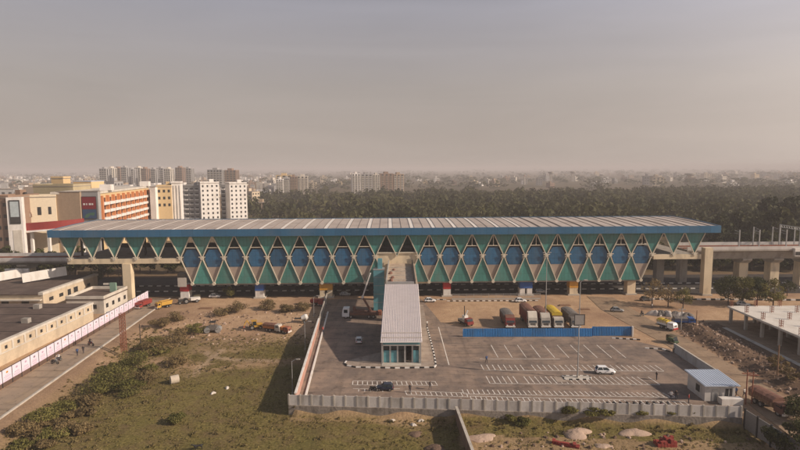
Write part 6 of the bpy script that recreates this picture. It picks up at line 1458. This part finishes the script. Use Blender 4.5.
# ------------------------------------------------------------------ heaps and loose material
M_sandheap = mat('pale_sand', (.42, .31, .235), .95, .12, .5, 5, bump=.6); M_brick = mat('red_brick', (.26, .045, .035), .9, .3, 1.2, 7); M_soil = mat('dug_soil', (.15, .10, .07), .95, .25, .5, 4, bump=.6); M_sack = mat('white_sacks', (.55, .50, .44), .9, .15, .5, 3)
def heap(name, label, px, py, rx, ry, hgt, m, seed, z=-1.8, noise=.14):
    p = P(px, py, z); q = MB(); q.dome((0, 0, 0), (rx, ry, 0), hgt * (.55 if name == 'sand_heap' else 1), 30, 10, noise * 1.6, seed); o = q.build(name, m, None, True); o.location = (p.x, p.y, gzp(p.x, p.y)); return tag(o, label, 'heap')
heap('sand_heap', 'low pale sand heap beside the spur wall', 481, 438, 2.2, 1.6, .8, M_sandheap, 1)
heap('sand_heap', 'largest pale sand heap in the front yard, left of the brick stack', 577, 434, 2.4, 1.7, 1.3, M_sandheap, 2)
heap('sand_heap', 'pale sand heap below the near wall under the lamp mast', 634, 433, 2.2, 1.5, 1.0, M_sandheap, 3)
heap('sand_heap', 'small pale heap at the bottom right of the largest one', 603, 446, 1.2, .9, .5, M_sandheap, 4)
heap('soil_heap', 'small dark soil heap by the bottom of the spur wall', 436, 449, 1.8, 1.2, .6, M_soil, 5)
heap('soil_heap', 'brown earth mound in the low field by the near wall', 415, 434, 1.4, .8, .35, M_soil, 6)
rgb_ = np.random.RandomState(8); q = MB()
for i in range(1500):
    x, y = rgb_.uniform(67.5, 80), rgb_.uniform(72, 140)
    if i % 5 == 0: x, y = rgb_.uniform(-62, -20), rgb_.uniform(126, 150)
    elif i % 7 == 0: x, y = rgb_.uniform(12, 54), rgb_.uniform(70, 82)
    z = gzp(x, y); a = rgb_.uniform(.10, .42); hh_ = a * rgb_.uniform(.5, 1.0); n_ = 5; ph = rgb_.uniform(0, 6)
    ring = [(x + a * rgb_.uniform(.7, 1.3) * math.cos(ph + k * 1.257), y + a * rgb_.uniform(.7, 1.3) * math.sin(ph + k * 1.257), z - .05) for k in range(n_)]; top = [(p[0] * .5 + x * .5, p[1] * .5 + y * .5, z + hh_ * rgb_.uniform(.7, 1.1)) for p in ring]
    q.m = int(rgb_.rand() < .25); q.add(ring + top, [(k, (k + 1) % n_, n_ + (k + 1) % n_, n_ + k) for k in range(n_)] + [tuple(range(n_, 2 * n_))])
tag(q.build('rubble', [M_soil, M_sandheap]), 'loose clods and rubble strewn over the dug soil and the yards', 'rubble', kind='stuff')
def brick_stack(label, px, py, nx_, ny_, nz_, rz):
    p = P(px, py, -1.8); t = thing('brick_stack', label, 'bricks', (p.x, p.y, gzp(p.x, p.y) - .05), rz); rg = random.Random(nx_); q = MB()
    for i in range(nx_):
        for j in range(ny_):
            for k in range(max(1, nz_ - rg.randint(0, 2))): a = rg.uniform(-.03, .03); q.box(i * .5 + a, i * .5 + .46 + a, j * .5 + a, j * .5 + .44 + a, k * .3, k * .3 + .28)
    q.build('bricks', M_brick, t); return t
brick_stack('red brick stack in the sandy yard below the guard booth', 658, 448, 6, 3, 4, R(3))
brick_stack('long low heap of dark red bricks right of the spur wall', 552, 444, 8, 2, 2, R(-22))
for i, (px, py) in enumerate(((655, 315), (661, 315.5), (668, 316), (675, 316.5), (681, 317), (687, 317.5))):
    o = heap('sack_heap', 'heap of pale sacks in the row near the dirt road bend', px, py, 1.7, 1.2, 1.3, M_sack if i % 2 == 0 else M_tarp, 40 + i, 0, .2); o['group'] = 'sack heaps near the dirt road bend'
    o['label'] = ('heap of pale sacks in the row near the dirt road bend', 'dark covered heap in the row near the dirt road bend')[i % 2]; o['group'] = ('pale sack heaps by the bend', 'dark covered heaps by the bend')[i % 2]
for i, (px, py) in enumerate(((413, 425), (421, 421), (392, 421), (227, 388), (213, 393))):
    heap('pale_stone', ('pale stone left in the brown grass below the near wall, largest', 'pale stone close under the near wall by the spur shadow', 'pale stone under the near wall below the navy car', 'white stone in the middle of the field', 'pale stone left of the white one in the field')[i], px, py, .5, .4, .35, M_sack, 50 + i, -1.8, .2)
for i, (px, py, n_, lab) in enumerate(((565, 306, 3.5, 'low dark planks lying in the sandy yard behind the lorries'), (585, 310, 3.0, 'second low stack of dark planks in the sandy yard'), (205, 309, 4.0, 'long low dark planks on the sand left of the blue capped pillar'))):
    p = P(px, py); t = thing('plank_stack', lab, 'planks', (p.x, p.y, 0), R(4)); q = MB()
    for k in range(6): q.box(-n_ / 2 + .1 * k, n_ / 2 - .05 * k, (k % 3) * .4, (k % 3) * .4 + .36, (k // 3) * .16, (k // 3) * .16 + .15)
    q.build('planks', M_wood, t)

# ------------------------------------------------------------------ haze: one even volume round everything
q = MB(); q.box(-9400, 9400, -90, 11400, -3.2, 62.0); hz = q.build('haze', [])
hm_ = bpy.data.materials.new('haze_air'); hm_.use_nodes = True; t = hm_.node_tree; t.nodes.remove(t.nodes['Principled BSDF'])
pv = t.nodes.new('ShaderNodeVolumePrincipled'); pv.inputs['Color'].default_value = (.89, .835, .815, 1); pv.inputs['Density'].default_value = .00036; pv.inputs['Anisotropy'].default_value = .0
t.links.new(pv.outputs[0], t.nodes['Material Output'].inputs['Volume']); hz.data.materials.append(hm_); hz['kind'] = 'stuff'; hz['label'] = 'even pale brown haze filling the air over the plain'
